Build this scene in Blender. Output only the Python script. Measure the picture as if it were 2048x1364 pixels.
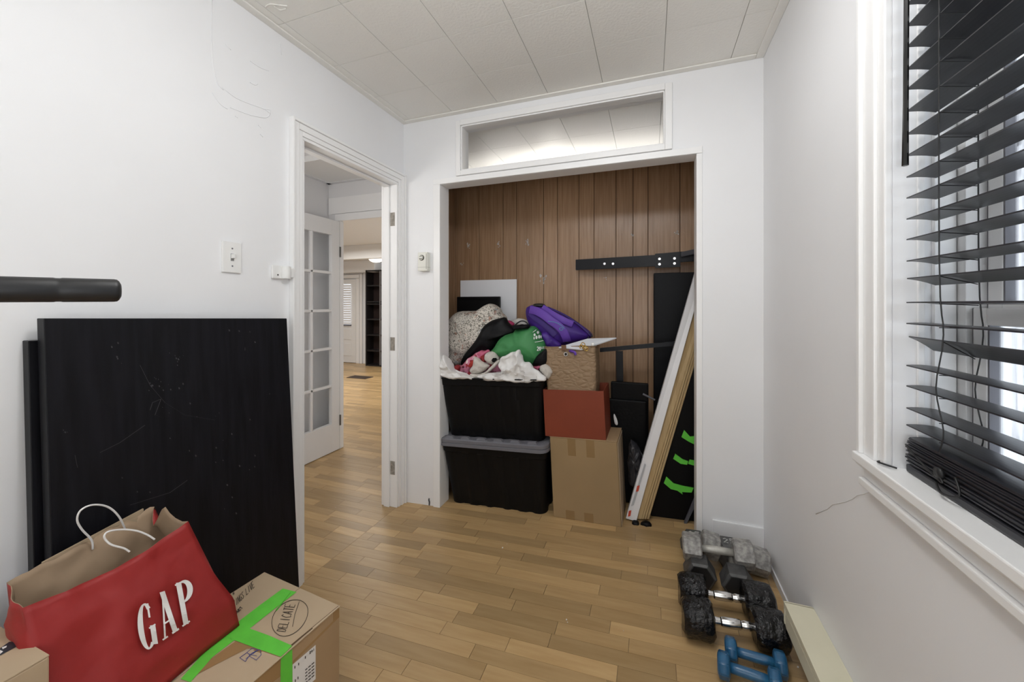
import bpy, bmesh, math, random
from mathutils import Vector, Matrix, noise
from mathutils.bvhtree import BVHTree
random.seed(7)
for o in list(bpy.data.objects): bpy.data.objects.remove(o)
C = bpy.context.scene.collection
sc = bpy.context.scene
PI = math.pi
# ---------------------------------------------------------------- camera, world, light, exposure
EYE = 1.27
YAW = math.atan(276/769)
cam = bpy.data.objects.new('camera', bpy.data.cameras.new('camera')); C.objects.link(cam)
cam.location = (0, 0, EYE); cam.rotation_euler = (PI/2, 0, YAW)
cam.data.sensor_width = 36; cam.data.lens = 36*769/2048; cam.data.shift_y = (608-682)/2048
cam.data.clip_start = .02; cam.data.clip_end = 60
sc.camera = cam
sc.view_settings.view_transform = 'Standard'; sc.view_settings.look = 'None'
sc.view_settings.gamma = 1; sc.view_settings.use_curve_mapping = False
sc.view_settings.exposure = -0.06
sc.cycles.max_bounces = 10; sc.cycles.diffuse_bounces = 6; sc.cycles.transparent_max_bounces = 12
sc.cycles.use_denoising = True
w = bpy.data.worlds.new('overcast_sky'); sc.world = w; w.use_nodes = True
w.node_tree.nodes['Background'].inputs[0].default_value = (.86, .93, 1, 1)
w.node_tree.nodes['Background'].inputs[1].default_value = 6
def lamp(name, kind, loc, power, size=.1, rot=(0, 0, 0), size_y=None, col=(1, .97, .92)):
    d = bpy.data.lights.new(name, kind); d.energy = power; d.color = col
    if kind == 'AREA':
        d.size = size
        if size_y: d.shape = 'RECTANGLE'; d.size_y = size_y
    else: d.shadow_soft_size = size
    o = bpy.data.objects.new(name, d); C.objects.link(o); o.location = loc; o.rotation_euler = rot
    return o
lamp('ceiling_lamp_light', 'POINT', (-.24, .66, 2.29), 14, .07, col=(1, 1, 1))
lamp('ceiling_fill', 'AREA', (-.18, .80, 2.37), 6, .8, (0, 0, 0), 1.2, col=(.97, .985, 1))  # added soft fill under the ceiling, not a fixture of the room
lamp('rear_fill', 'AREA', (-.1, -1.75, 1.3), 7, 1.1, (math.radians(88), 0, math.radians(-4)), 1.6, col=(.95, .98, 1))  # fill added behind the camera to even out the walls
lamp('rear_up_fill', 'AREA', (.05, -.95, 1.05), 21, .9, (math.radians(172), 0, 0), 1.3, col=(.95, .98, 1))  # upward fill added behind the camera to brighten the ceiling
lamp('hall_fill', 'POINT', (-1.95, 1.0, 1.75), 13, .15, col=(1, .97, .93))  # added to brighten the hall, no fixture seen there
lamp('far_room_fill', 'AREA', (-4.6, 4.3, 2.25), 62, 1.6, (0, 0, 0), 1.6, col=(1, .98, .95))  # area fill added to the far room besides its dome light
lamp('side_room_light', 'POINT', (-.74, 2.98, 2.22), 2.0, .1, col=(1, .97, .9))
lamp('side_room_fill', 'AREA', (-.55, 3.45, 2.18), 15, 1.9, (math.radians(225), 0, 0), .5, col=(1, .98, .95))  # added fill that lifts the ceiling behind the transom

# ---------------------------------------------------------------- geometry of the view: pixel -> point on a known plane
F = Vector((-math.sin(YAW), math.cos(YAW), 0)); R = Vector((math.cos(YAW), math.sin(YAW), 0)); EYEP = Vector((0, 0, EYE))
XL, XR, YB, YF, H = -1.49, .50, 2.09, -1.9, 2.43
SL = .05                                                    # the old floor runs uphill to the right
def fz(x): return max(0., SL*(x-XL))
def ray(px, v): return F + R*((px-1024)/769) + Vector((0, 0, (608-v)/769))
def U(px, v, x=None, y=None, z=None):
    d = ray(px, v)
    if x is not None: t = x/d.x
    elif y is not None: t = y/d.y
    elif z is not None: t = (z-EYE)/d.z
    return EYEP + d*t
def T(x, y, z=0, rz=0):                                      # frame standing on the sloping floor
    return Matrix.Translation((x, y, fz(x))) @ Matrix.Rotation(-math.atan(SL), 4, 'Y') @ Matrix.Rotation(rz, 4, 'Z') @ Matrix.Translation((0, 0, z))

# ---------------------------------------------------------------- materials
MATS = {}
def mat(name, col, rough=.5, metal=0, var=0, vscale=8, col2=None, bump=0, bscale=60, spec=.5, stretch=(1, 1, 1), coat=0, rnd=0, emit=None, trans=0, ior=1.45, alpha=None, detail=4, coord='Object', ramp=(.35, .65)):
    if name in MATS: return MATS[name]
    m = bpy.data.materials.new(name); m.use_nodes = True; n = m.node_tree.nodes; l = m.node_tree.links
    b = n['Principled BSDF']; b.inputs['Base Color'].default_value = (*col, 1); b.inputs['Roughness'].default_value = rough
    b.inputs['Metallic'].default_value = metal; b.inputs['Specular IOR Level'].default_value = spec
    b.inputs['Coat Weight'].default_value = coat; b.inputs['IOR'].default_value = ior
    b.inputs['Transmission Weight'].default_value = trans
    if emit: b.inputs['Emission Color'].default_value = (*emit[:3], 1); b.inputs['Emission Strength'].default_value = emit[3]
    if alpha is not None: b.inputs['Alpha'].default_value = alpha
    if var or col2 or bump or rnd:
        tc = n.new('ShaderNodeTexCoord'); mp = n.new('ShaderNodeMapping'); mp.inputs['Scale'].default_value = stretch
        l.new(tc.outputs[coord], mp.inputs[0])
        vec = mp.outputs[0]
        if rnd:
            oi = n.new('ShaderNodeObjectInfo'); ge = n.new('ShaderNodeNewGeometry')
            ad = n.new('ShaderNodeMath'); ad.operation = 'ADD'; fr = n.new('ShaderNodeMath'); fr.operation = 'FRACT'
            l.new(oi.outputs['Random'], ad.inputs[0]); l.new(ge.outputs['Random Per Island'], ad.inputs[1]); l.new(ad.outputs[0], fr.inputs[0])
            va = n.new('ShaderNodeVectorMath'); va.operation = 'MULTIPLY_ADD'
            cb = n.new('ShaderNodeCombineXYZ'); l.new(fr.outputs[0], cb.inputs[0]); l.new(fr.outputs[0], cb.inputs[1])
            va.inputs[1].default_value = (37, 91, 0); l.new(cb.outputs[0], va.inputs[0]); l.new(mp.outputs[0], va.inputs[2]); vec = va.outputs[0]
        base = None
        nz = n.new('ShaderNodeTexNoise'); nz.inputs['Scale'].default_value = vscale; nz.inputs['Detail'].default_value = detail
        l.new(vec, nz.inputs['Vector'])
        c2 = col2 if col2 else tuple(c*(1-var) for c in col)
        mr = n.new('ShaderNodeMapRange'); mr.inputs[1].default_value = ramp[0]; mr.inputs[2].default_value = ramp[1]
        l.new(nz.outputs['Fac'], mr.inputs[0])
        mx = n.new('ShaderNodeMix'); mx.data_type = 'RGBA'; mx.inputs[6].default_value = (*col, 1); mx.inputs[7].default_value = (*c2, 1)
        l.new(mr.outputs[0], mx.inputs[0]); base = mx.outputs[2]
        if rnd:
            hv = n.new('ShaderNodeHueSaturation'); mr2 = n.new('ShaderNodeMapRange'); mr2.inputs[3].default_value = 1-rnd; mr2.inputs[4].default_value = 1+rnd*.55
            l.new(fr.outputs[0], mr2.inputs[0]); l.new(mr2.outputs[0], hv.inputs['Value']); l.new(base, hv.inputs['Color']); base = hv.outputs[0]
        l.new(base, b.inputs['Base Color'])
        if bump:
            nb = n.new('ShaderNodeTexNoise'); nb.inputs['Scale'].default_value = bscale; nb.inputs['Detail'].default_value = 5
            l.new(mp.outputs[0], nb.inputs['Vector'])
            bp = n.new('ShaderNodeBump'); bp.inputs['Strength'].default_value = bump; bp.inputs['Distance'].default_value = .003
            l.new(nb.outputs['Fac'], bp.inputs['Height']); l.new(bp.outputs[0], b.inputs['Normal'])
    MATS[name] = m; return m
WALL = mat('wall_paint', (.82, .825, .84), .5, bump=.12, bscale=14, var=.03, vscale=2)
TRIM = mat('white_gloss_trim', (.84, .84, .84), .35, bump=.05, bscale=20)
HALLW = mat('hall_paint', (.74, .74, .75), .5, bump=.1, bscale=20)
TILE = mat('ceiling_tile', (.80, .785, .745), .38, bump=.5, bscale=90, var=.03, vscale=3)
FLOORW = mat('laminate_plank', (.49, .335, .165), .34, col2=(.41, .262, .117), vscale=3.0, stretch=(1.6, 16, 1), rnd=.27, detail=6, ramp=(.3, .72), bump=.04, bscale=50)
FLOORB = mat('floor_joint', (.24, .155, .08), .7)
PANEL = mat('wood_panelling', (.42, .262, .155), .25, col2=(.32, .19, .105), vscale=5, stretch=(14, 14, .7), rnd=.10, bump=.25, bscale=30, detail=6)
PANELB = mat('panel_groove', (.04, .015, .008), .7)
CREAM = mat('cream_enamel', (.68, .65, .50), .4, var=.05)
BLACKPL = mat('black_plastic', (.0035, .0035, .004), .5, bump=.05, bscale=60, spec=.25)
GREYPL = mat('grey_plastic', (.155, .155, .175), .42)
CARD = mat('cardboard', (.40, .27, .15), .75, var=.10, vscale=4, bump=.15, bscale=30)
CARDL = mat('pale_cardboard', (.49, .375, .25), .75, var=.08, vscale=4, bump=.15, bscale=30)
CARDD = mat('cardboard_edge', (.10, .06, .03), .9)
BTAPE = mat('brown_parcel_tape', (.33, .20, .09), .25)
GTAPE = mat('green_tape', (.13, .62, .06), .5, var=.12, vscale=20, bump=.2, bscale=50)
BOARD = mat('black_stained_board', (.004, .004, .0055), .45, spec=.22, col2=(.008, .008, .011), vscale=3, stretch=(18, 18, .8), bump=.15, bscale=20, detail=8)
SCRATCH = mat('pale_scratch', (.05, .05, .055), .7)
REDP = mat('red_paper', (.31, .019, .018), .55, var=.12, vscale=5, bump=.2, bscale=18)
KRAFT = mat('kraft_paper', (.36, .255, .165), .7, var=.15, vscale=8, bump=.2, bscale=25)
WHITEP = mat('white_print', (.80, .79, .78), .6)
INK = mat('marker_ink', (.03, .025, .02), .6)
BLUEINK = mat('blue_ink', (.03, .05, .25), .6)
WHITEPL = mat('white_plastic', (.80, .80, .79), .35)
STEEL = mat('chrome', (.72, .72, .72), .18, 1)
BRASS = mat('brass', (.62, .42, .12), .25, 1)
BLKMET = mat('black_metal', (.006, .007, .010), .38, var=.2, spec=.3)
GREYMET = mat('grey_metal', (.10, .10, .115), .5)
RUBBER = mat('black_rubber', (.012, .012, .013), .45)
GLASS = mat('pane_glass', (.9, .92, .92), .02, trans=1, ior=1.08, alpha=.35)

# ---------------------------------------------------------------- mesh helpers
def bm_new(): return bmesh.new()
def obj(name, bm, m, parent=None, M=None, world=False, smooth=False, mods=None):
    """link bm as one mesh object; M = frame of the object; world=True: verts given in world coords of a framed parent"""
    if world and parent is not None: bm.transform(parent.matrix_basis.inverted() if parent.parent is None else (parent.parent.matrix_basis @ parent.matrix_basis).inverted())
    if world and parent is None and M is not None: bm.transform(M.inverted())
    bmesh.ops.recalc_face_normals(bm, faces=bm.faces)
    me = bpy.data.meshes.new(name); bm.to_mesh(me); bm.free()
    ms = m if isinstance(m, (list, tuple)) else [m]
    for q in ms: me.materials.append(q)
    if smooth: me.polygons.foreach_set('use_smooth', [True]*len(me.polygons))
    o = bpy.data.objects.new(name, me); C.objects.link(o)
    if M is not None: o.matrix_basis = M
    if parent is not None: o.parent = parent
    if smooth == 'auto':
        me.polygons.foreach_set('use_smooth', [True]*len(me.polygons))
        md = o.modifiers.new('edges', 'EDGE_SPLIT'); md.split_angle = math.radians(35)
    return o
def tag(o, label=None, cat=None, group=None, kind=None):
    if label: o['label'] = label
    if cat: o['category'] = cat
    if group: o['group'] = group
    if kind: o['kind'] = kind
    return o
def thing(name, label, cat, M=None, group=None):
    o = bpy.data.objects.new(name, None); C.objects.link(o); o.empty_display_size = .05
    if M is not None: o.matrix_basis = M
    return tag(o, label, cat, group)
def struct(name, bm, m, **k):
    o = obj(name, bm, m, **k); o['kind'] = 'structure'; return o
def box(bm, x0, x1, y0, y1, z0, z1, bev=0, M=None):
    b = bmesh.new()
    r = bmesh.ops.create_cube(b, size=1)
    for v in b.verts: v.co = Vector((x0+(v.co.x+.5)*(x1-x0), y0+(v.co.y+.5)*(y1-y0), z0+(v.co.z+.5)*(z1-z0)))
    if bev: bmesh.ops.bevel(b, geom=b.edges[:], offset=bev, segments=2, affect='EDGES', profile=.6)
    if M is not None: b.transform(M)
    me = bpy.data.meshes.new('t'); b.to_mesh(me); b.free(); bm.from_mesh(me); bpy.data.meshes.remove(me)
def frx(x0, x1, y0, y1, z0, z1, w_):
    return [(x0, x1, y0, y0+w_, z0, z1), (x0, x1, y1-w_, y1, z0, z1), (x0, x1, y0+w_, y1-w_, z0, z0+w_), (x0, x1, y0+w_, y1-w_, z1-w_, z1)]
def B(x0, x1, y0, y1, z0, z1, bev=0, M=None):
    bm = bmesh.new(); box(bm, x0, x1, y0, y1, z0, z1, bev, M); return bm
def hexa(bm, P):                                             # 8 corners: bottom loop 0-3, top loop 4-7
    v = [bm.verts.new(p) for p in P]
    for f in ((0, 1, 2, 3), (7, 6, 5, 4), (0, 4, 5, 1), (1, 5, 6, 2), (2, 6, 7, 3), (3, 7, 4, 0)): bm.faces.new([v[i] for i in f])
def tube(bm, pts, r, n=10, closed=False):
    pts = [Vector(p) for p in pts]; rings = []
    N = len(pts)
    prev = None
    for i, p in enumerate(pts):
        if closed: d = pts[(i+1) % N]-pts[i-1]
        else: d = pts[min(i+1, N-1)]-pts[max(i-1, 0)]
        d.normalize()
        if prev is None:
            a = Vector((0, 0, 1)) if abs(d.z) < .9 else Vector((1, 0, 0)); u = d.cross(a).normalized()
        else: u = (prev - d*prev.dot(d)).normalized()
        prev = u; wv = d.cross(u)
        rr = r[i] if isinstance(r, (list, tuple)) else r
        rings.append([bm.verts.new(p+u*math.cos(2*PI*k/n)*rr+wv*math.sin(2*PI*k/n)*rr) for k in range(n)])
    for i in range(N if closed else N-1):
        a, b = rings[i], rings[(i+1) % N]
        for k in range(n): bm.faces.new([a[k], a[(k+1) % n], b[(k+1) % n], b[k]])
    if not closed:
        bm.faces.new(rings[0][::-1]); bm.faces.new(rings[-1])
def smoothpts(pts, k=6, closed=False):
    pts = [Vector(p) for p in pts]; N = len(pts); out = []
    rng = range(N) if closed else range(N-1)
    for i in rng:
        g = (lambda j: pts[j % N]) if closed else (lambda j: pts[min(max(j, 0), N-1)])
        p0, p1, p2, p3 = g(i-1), g(i), g(i+1), g(i+2)
        for s in range(k):
            t = s/k
            out.append(.5*((2*p1)+(p2-p0)*t+(2*p0-5*p1+4*p2-p3)*t*t+(3*p1-p0-3*p2+p3)*t**3))
    if not closed: out.append(pts[-1])
    return out
def lathe(bm, prof, n=24, M=None):                          # prof: (r, z) about local Z
    b = bmesh.new(); rings = []
    for r, z in prof: rings.append([b.verts.new((r*math.cos(2*PI*k/n), r*math.sin(2*PI*k/n), z)) for k in range(n)])
    for a, c in zip(rings, rings[1:]):
        for k in range(n): b.faces.new([a[k], a[(k+1) % n], c[(k+1) % n], c[k]])
    b.faces.new(rings[0][::-1]); b.faces.new(rings[-1])
    if M is not None: b.transform(M)
    me = bpy.data.meshes.new('t'); b.to_mesh(me); b.free(); bm.from_mesh(me); bpy.data.meshes.remove(me)
def prism(bm, poly, y0, y1):                                # px outline given as world points on y0; extruded to y1
    f = [bm.verts.new(p) for p in poly]; g = [bm.verts.new((p.x, y1, p.z)) for p in poly]
    n = len(poly); bm.faces.new(f); bm.faces.new(g[::-1])
    for i in range(n): bm.faces.new([f[i], g[i], g[(i+1) % n], f[(i+1) % n]])
def pillow(px, yp, df=.06, db=.06, wr=.01, fr=14, rings=12, k=6, seed=0, centre=None, p=2.2, ridge=True, tiltz=0, sharp=False):
    """soft cloth lump; outline on the plane y=yp, bulging df towards the room and db behind"""
    pts = [U(a, b, y=yp) for a, b in px]
    out = smoothpts(pts, k, True) if not sharp else smoothpts(pts, 2, True)
    c = U(*centre, y=yp) if centre else sum(out, Vector())/len(out)
    bm = bmesh.new(); n = len(out); off = Vector((seed*3.7, seed*1.3, seed*9.1))
    def wob(q):
        if ridge: h = 1-abs(noise.noise(q*fr+off))*2.4 + .35*(1-abs(noise.noise(q*fr*2.3+off))*2)
        else: h = noise.noise(q*fr+off)*1.5
        return h*wr
    layers = {}
    for side, d in ((-1, df), (1, db)):
        prevr = None
        for j in range(rings+1):
            r = math.cos(j/rings*PI/2)
            if j == rings: r = 0
            h = (1-r**p)**(1/p)
            if j == 0 and side == 1: prevr = layers['edge']; continue
            if j == rings:
                q = c.copy(); vc = bm.verts.new(q+Vector((0, side*(d+wob(q)), 0)))
                for i in range(n): bm.faces.new([prevr[i], prevr[(i+1) % n], vc])
                break
            ring = []
            for i in range(n):
                q = c+(out[i]-c)*r
                e = min(1, h*1.4)
                nv = Vector((0, side*(d*h+wob(q)*e), 0))
                ring.append(bm.verts.new(q+nv+(out[i]-c).normalized()*(wob(q*1.7)*.35)))
            if j == 0: layers['edge'] = ring
            if prevr is not None:
                for i in range(n): bm.faces.new([prevr[i], prevr[(i+1) % n], ring[(i+1) % n], ring[i]])
            prevr = ring
    return bm
def bvh_of(bm): return BVHTree.FromBMesh(bm)
def hit(bvh, px, v, off=.0012):
    d = ray(px, v).normalized(); h = bvh.ray_cast(EYEP, d)
    if h[0] is None: return None
    return h[0]-d*(off/max(.25, abs(h[1].dot(d))))
def decal(polys, bvh, m, name, parent, off=.0012):
    bm = bmesh.new()
    for P in polys:
        q = [hit(bvh, a, b, off) for a, b in P]
        if any(t is None for t in q): continue
        try: bm.faces.new([bm.verts.new(t) for t in q])
        except Exception: pass
    if not bm.faces: bm.free(); return None
    return obj(name, bm, m, parent, world=True)
def bil(quad, s, t):                                        # quad px: BL, BR, TR, TL
    (a, b), (c, d), (e, f), (g, h) = quad
    return ((1-t)*((1-s)*a+s*c)+t*((1-s)*g+s*e), (1-t)*((1-s)*b+s*d)+t*((1-s)*h+s*f))
def strokes(lines, quad, wpx, asp=1., k=1):                 # polylines in unit box -> px quads
    out = []
    for L in lines:
        pts = [bil(quad, *p[:2]) for p in L]
        ws = [(p[2] if len(p) > 2 else 1) for p in L]
        for (p, q), (wa, wb) in zip(zip(pts, pts[1:]), zip(ws, ws[1:])):
            dx, dy = q[0]-p[0], q[1]-p[1]; l = math.hypot(dx, dy) or 1
            nx, ny = -dy/l*wpx/2, dx/l*wpx/2; ex, ey = dx/l*wpx*.2, dy/l*wpx*.2
            out.append([(p[0]+nx*wa-ex, p[1]+ny*wa-ey), (p[0]-nx*wa-ex, p[1]-ny*wa-ey), (q[0]-nx*wb+ex, q[1]-ny*wb+ey), (q[0]+nx*wb+ex, q[1]+ny*wb+ey)])
    return out
LET = {'A': [[(0, 0), (.5, 1), (1, 0)], [(.2, .4), (.8, .4)]], 'C': [[(1, .85), (.5, 1), (0, .5), (.4, 0), (1, .1)]], 'D': [[(0, 0), (0, 1), (.6, .95), (1, .5), (.6, 0), (0, 0)]],
 'E': [[(1, 1), (0, 1), (0, 0), (1, 0)], [(0, .5), (.8, .5)]], 'G': [[(1, .9), (.4, 1), (0, .5), (.4, 0), (1, .1), (1, .45), (.6, .45)]], 'I': [[(.5, 0), (.5, 1)]],
 'L': [[(0, 1), (0, 0), (1, 0)]], 'M': [[(0, 0), (0, 1), (.5, .4), (1, 1), (1, 0)]], 'N': [[(0, 0), (0, 1), (1, 0), (1, 1)]], 'R': [[(0, 0), (0, 1), (.9, .8), (0, .5), (1, 0)]],
 'S': [[(1, .9), (.4, 1), (0, .75), (1, .3), (.5, 0), (0, .1)]], 'T': [[(0, 1), (1, 1)], [(.5, 1), (.5, 0)]], 'V': [[(0, 1), (.5, 0), (1, 1)]], '2': [[(0, .8), (.5, 1), (1, .7), (0, 0), (1, 0)]],
 '5': [[(1, 1), (0, 1), (0, .6), (.8, .6), (1, .3), (.5, 0), (0, .1)]], '0': [[(.5, 1), (0, .5), (.5, 0), (1, .5), (.5, 1)]], '1': [[(.5, 0), (.5, 1)]], ' ': []}
def words(s, gap=.35):
    n = len(s); cw = 1/(n+(n-1)*gap); out = []
    for i, ch in enumerate(s):
        x0 = i*cw*(1+gap)
        for L in LET.get(ch, LET['I']): out.append([(x0+p[0]*cw, p[1]) for p in L])
    return out

# ================================================================ THE SETTING
def boxes(L, bev=0):
    bm = bmesh.new()
    for b in L: box(bm, *b, bev=bev)
    return bm
DY0, DY1, DZ = 1.318, 2.026, 2.03                           # door opening in the left wall
wl = struct('wall_left', boxes([(-1.59, XL, YF, DY0-.0, 0, H), (-1.59, XL, DY0, DY1, DZ+.0, H), (-1.59, XL, DY1, 2.68, -.02, H), (-1.59, XL, 2.68, 5.1, 2.13, H), (-1.59, -1.50, 2.68, 5.1, -.02, 2.13)]), WALL)
CX0, CX1, CZ = -1.234, .229, 2.025                          # closet opening
GX0, GX1, GZ0, GZ1 = -1.078, .071, 2.076, 2.349             # transom glass
wb = struct('wall_back', boxes([(XL, CX0, YB, YB+.1, -.02, H), (CX1, XR+.16, YB, YB+.1, -.02, H), (CX0, CX1, YB, YB+.1, CZ, GZ0), (CX0, GX0, YB, YB+.1, GZ0, GZ1), (GX1, CX1, YB, YB+.1, GZ0, GZ1), (CX0, CX1, YB, YB+.1, GZ1, H)]), WALL)
WY0, WY1, WZ0, WZ1 = -.15, 1.074, .912, 2.12
struct('wall_right', boxes([(XR, XR+.16, YF, WY0, -.1, H), (XR, XR+.16, WY1, YB+.1, -.1, H), (XR, XR+.16, WY0, WY1, -.1, WZ0-.012), (XR, XR+.16, WY0, WY1, WZ1, H)]), WALL)
struct('wall_front', boxes([(-1.6, XR+.16, YF-.1, YF, -.1, H)]), WALL)
# ceiling slab with individual tiles
ceil = struct('ceiling', boxes([(-1.6, 1.7, YF-.1, 5.2, H+.006, H+.1)]), mat('tile_joint', (.42, .41, .38), .6))
TP = .2965; tx0 = -1.123-TP; ty0 = 1.474
tm = {}
def tile_mesh(wx, wy):
    k = (round(wx, 3), round(wy, 3))
    if k not in tm:
        bm = B(0.0009, wx-.0009, .0009, wy-.0009, 0, .006, bev=.0012); me = bpy.data.meshes.new('tile'); bm.to_mesh(me); bm.free(); me.materials.append(TILE); tm[k] = me
    return tm[k]
xs = [XL]+[tx0+TP*i for i in range(0, 7)]+[XR]
ys = [ty0+TP*j for j in range(-5, 12)]
for i in range(len(xs)-1):
    for j in range(len(ys)-1):
        o = bpy.data.objects.new('tile', tile_mesh(xs[i+1]-xs[i], TP)); C.objects.link(o); o.parent = ceil; o.location = (xs[i], ys[j], H)
bm = boxes([(XL, XR, YF, ys[0], H, H+.006), (XR, 1.6, 2.2, 5.1, H, H+.006), (XL, XR, ys[-1], 5.1, H, H+.006)]); o = obj('tile_field', bm, TILE, ceil); o['kind'] = 'stuff'
# thin cove strips where ceiling meets wall
def cove(bm, x0, x1, y0, y1): box(bm, x0, x1, y0, y1, H-.008, H, bev=.003)
bm = bmesh.new(); cove(bm, XL, XL+.035, YF, YB); cove(bm, XL+.035, XR-.035, YB-.035, YB); cove(bm, XR-.035, XR, YF, YB)
struct('trim_1', bm, TILE)
# adjoining space seen through the transom glass
struct('wall_side_room', boxes([(-1.5, 1.7, 5.1, 5.2, 2.0, H+.01), (1.6, 1.7, 2.19, 5.1, 2.0, H+.01), (XR+.16, 1.7, 2.15, 2.19, 2.0, H+.01), (-1.5, 1.7, 2.86, 5.1, 2.13, 2.14), (.47, 1.7, 2.19, 2.86, 2.13, 2.14)]), HALLW)
# floor: room slab follows the slope, hall and far room level
fl = bmesh.new()
hexa(fl, [(XL, YF, -.06), (XR+.2, YF, -.06), (XR+.2, 2.85, -.06), (XL, 2.85, -.06), (XL, YF, -.004), (XR+.2, YF, fz(XR+.2)-.004), (XR+.2, 2.85, fz(XR+.2)-.004), (XL, 2.85, -.004)])
box(fl, -8.6, XL, -.2, 7.0, -.06, -.004)
floor = struct('floor', fl, FLOORB)
PW = .060; pm = {}
def plank_mesh(L):
    k = round(L, 2)
    if k not in pm:
        bm = B(.0006, L-.0006, .0004, PW-.0004, -.004, 0); me = bpy.data.meshes.new('plank'); bm.to_mesh(me); bm.free(); me.materials.append(FLOORW); pm[k] = me
    return pm[k]
random.seed(21)
cands = []
def row(x0, x1, y, tilt):
    x = x0 - random.choice((0, .11, .2, .27)); 
    while x < x1-.02:
        L = random.choice((.26, .33, .38, .42, .46)); a, b = max(x, x0), min(x+L, x1)
        if b-a > .03: cands.append((a, b-a, y, tilt))
        x += L
for r in range(int((2.76-.0)/PW)+1): row(XL, .44 if r*PW > 2.1 else XR, r*PW, True)
for r in range(16, int(4.6/PW)): row(-2.7 if r*PW < 2.70 else -5.2, XL, r*PW, False)
def visible(c):
    a, L, y, t = c; x = a+L/2; Zc = F.x*x+F.y*y
    if Zc < .3: return 9
    px = 1024+769*(R.x*x+R.y*y)/Zc; v = 608+769*(EYE-fz(x))/Zc
    if not (-20 < px < 2060 and v < 1400): return 9+Zc
    if not t:
        if px < 590 or px > 800: return 8+Zc
        if y > 2.7 and not (675 < px < 775): return 8+Zc
    if t and (px < 590 and y < 1.3): return 7
    if t and y > 2.35: return 5+Zc
    return Zc
cands.sort(key=visible)
for a, L, y, t in cands[:296]:
    o = bpy.data.objects.new('plank', plank_mesh(L)); C.objects.link(o); o.parent = floor
    o.location = (a, y, fz(a)); o.rotation_euler = (0, -math.atan(SL) if t else 0, 0); 
sb = bmesh.new()
for a, L, y, t in cands[296:]:
    if t: hexa(sb, [(a, y, fz(a)-.004), (a+L, y, fz(a+L)-.004), (a+L, y+PW, fz(a+L)-.004), (a, y+PW, fz(a)-.004), (a+.0006, y+.0004, fz(a)), (a+L-.0006, y+.0004, fz(a+L)), (a+L-.0006, y+PW-.0004, fz(a+L)), (a+.0006, y+PW-.0004, fz(a))])
    else: box(sb, a+.0006, a+L-.0006, y+.0004, y+PW-.0004, -.004, 0)
for r in range(int(4.6/PW), int(6.7/PW)):
    x = -8.2+random.random()*.3
    while x < XL: L = random.choice((.33, .4, .46)); box(sb, x+.0006, x+L-.0006, r*PW, r*PW+PW-.0006, -.004, 0); x += L
for r in range(-31, 0): box(sb, XL, XR, r*PW, r*PW+PW-.001, -.004, 0, M=Matrix.Translation((0, 0, 0)) @ Matrix(((1, 0, 0, 0), (0, 1, 0, 0), (SL, 0, 1, -SL*XL), (0, 0, 0, 1))))
o = obj('plank_field', sb, FLOORW, floor); o['kind'] = 'stuff'
# closet interior: panelling built board by board
bk = struct('wall_closet', boxes([(XL, .46, 2.765, 2.85, -.02, 2.28), (.40, .46, 2.19, 2.765, -.02, 2.26), (XL-.006, XL, 2.19, 2.765, -.02, 2.26)]), PANELB)
gp = [911, 958, 1006, 1033, 1087, 1115, 1158, 1188, 1232, 1266, 1296, 1360]
gx = [XL+.0]+[U(g, 450, y=2.75).x for g in gp]+[.40]
for a, b in zip(gx, gx[1:]):
    if b-a < .012: continue
    o = obj('board', B(a+.0018, b-.0018, 2.75, 2.765, 0, 2.275, bev=.0015), PANEL, bk)
yy = 2.19
for wd in (.1, .16, .1, .2):
    o = obj('board', B(XL, XL+.012, yy+.0015, min(yy+wd, 2.75)-.0015, 0, 2.07+max(0, yy-2.21)*.36, bev=.0015), PANEL, bk); yy += wd
yy = 2.19
for wd in (.1, .16, .1, .2):
    o = obj('board', B(.388, .40, yy+.0015, min(yy+wd, 2.75)-.0015, .05, 2.07+max(0, yy-2.21)*.36, bev=.0015), PANEL, bk); yy += wd
bmc = bmesh.new(); hexa(bmc, [(XL-.02, 2.19, 2.055), (.46, 2.19, 2.055), (.46, 2.85, 2.29), (XL-.02, 2.85, 2.29), (XL-.02, 2.19, 2.07), (.46, 2.19, 2.07), (.46, 2.85, 2.305), (XL-.02, 2.85, 2.305)])
struct('trim_2', bmc, mat('closet_ceiling', (.25, .2, .17), .7))
# spackle patches on the panelling
SPK = mat('spackle', (.52, .47, .42), .9, var=.3, vscale=60)
pb = B(XL, .4, 2.75, 2.76, 0, 2.1); pbv = bvh_of(pb); pb.free()
random.seed(5)
for (cx, cy, rx, ry) in ((937, 490, 5, 7), (998, 488, 5, 6), (1054, 484, 6, 9), (1088, 555, 9, 15), (1265, 470, 5, 5), (1353, 466, 6, 6), (1212, 555, 4, 4), (923, 528, 4, 5)):
    polys = []
    for q in range(9 if ry > 5 else 4):
        ax, ay = cx+random.gauss(0, rx*.35), cy+random.gauss(0, ry*.4); s = random.uniform(.15, .4)
        polys.append([(ax+rx*s*math.cos(t*PI/3.5)*random.uniform(.5, 1.2), ay+ry*s*math.sin(t*PI/3.5)*random.uniform(.5, 1.2)) for t in range(7)])
    decal(polys, pbv, SPK, 'spackle_patch', bk, .0012)

# white liner and casing of the closet opening
struct('trim_3', boxes([(CX0+.0005, CX0+.014, YB, YB+.104, 0, CZ-.016), (CX1-.014, CX1-.0005, YB, YB+.104, .08, CZ-.016), (CX0+.0005, CX1-.0005, YB, YB+.104, CZ-.016, CZ-.0005),
    (CX0-.032, CX0+.014, YB-.009, YB-.0003, 0.01, CZ-.016), (CX1-.014, CX1+.012, YB-.006, YB-.0003, .09, CZ-.016), (CX0-.032, CX1+.012, YB-.009, YB-.0003, CZ-.0155, CZ+.018)], bev=.002), TRIM)
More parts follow.
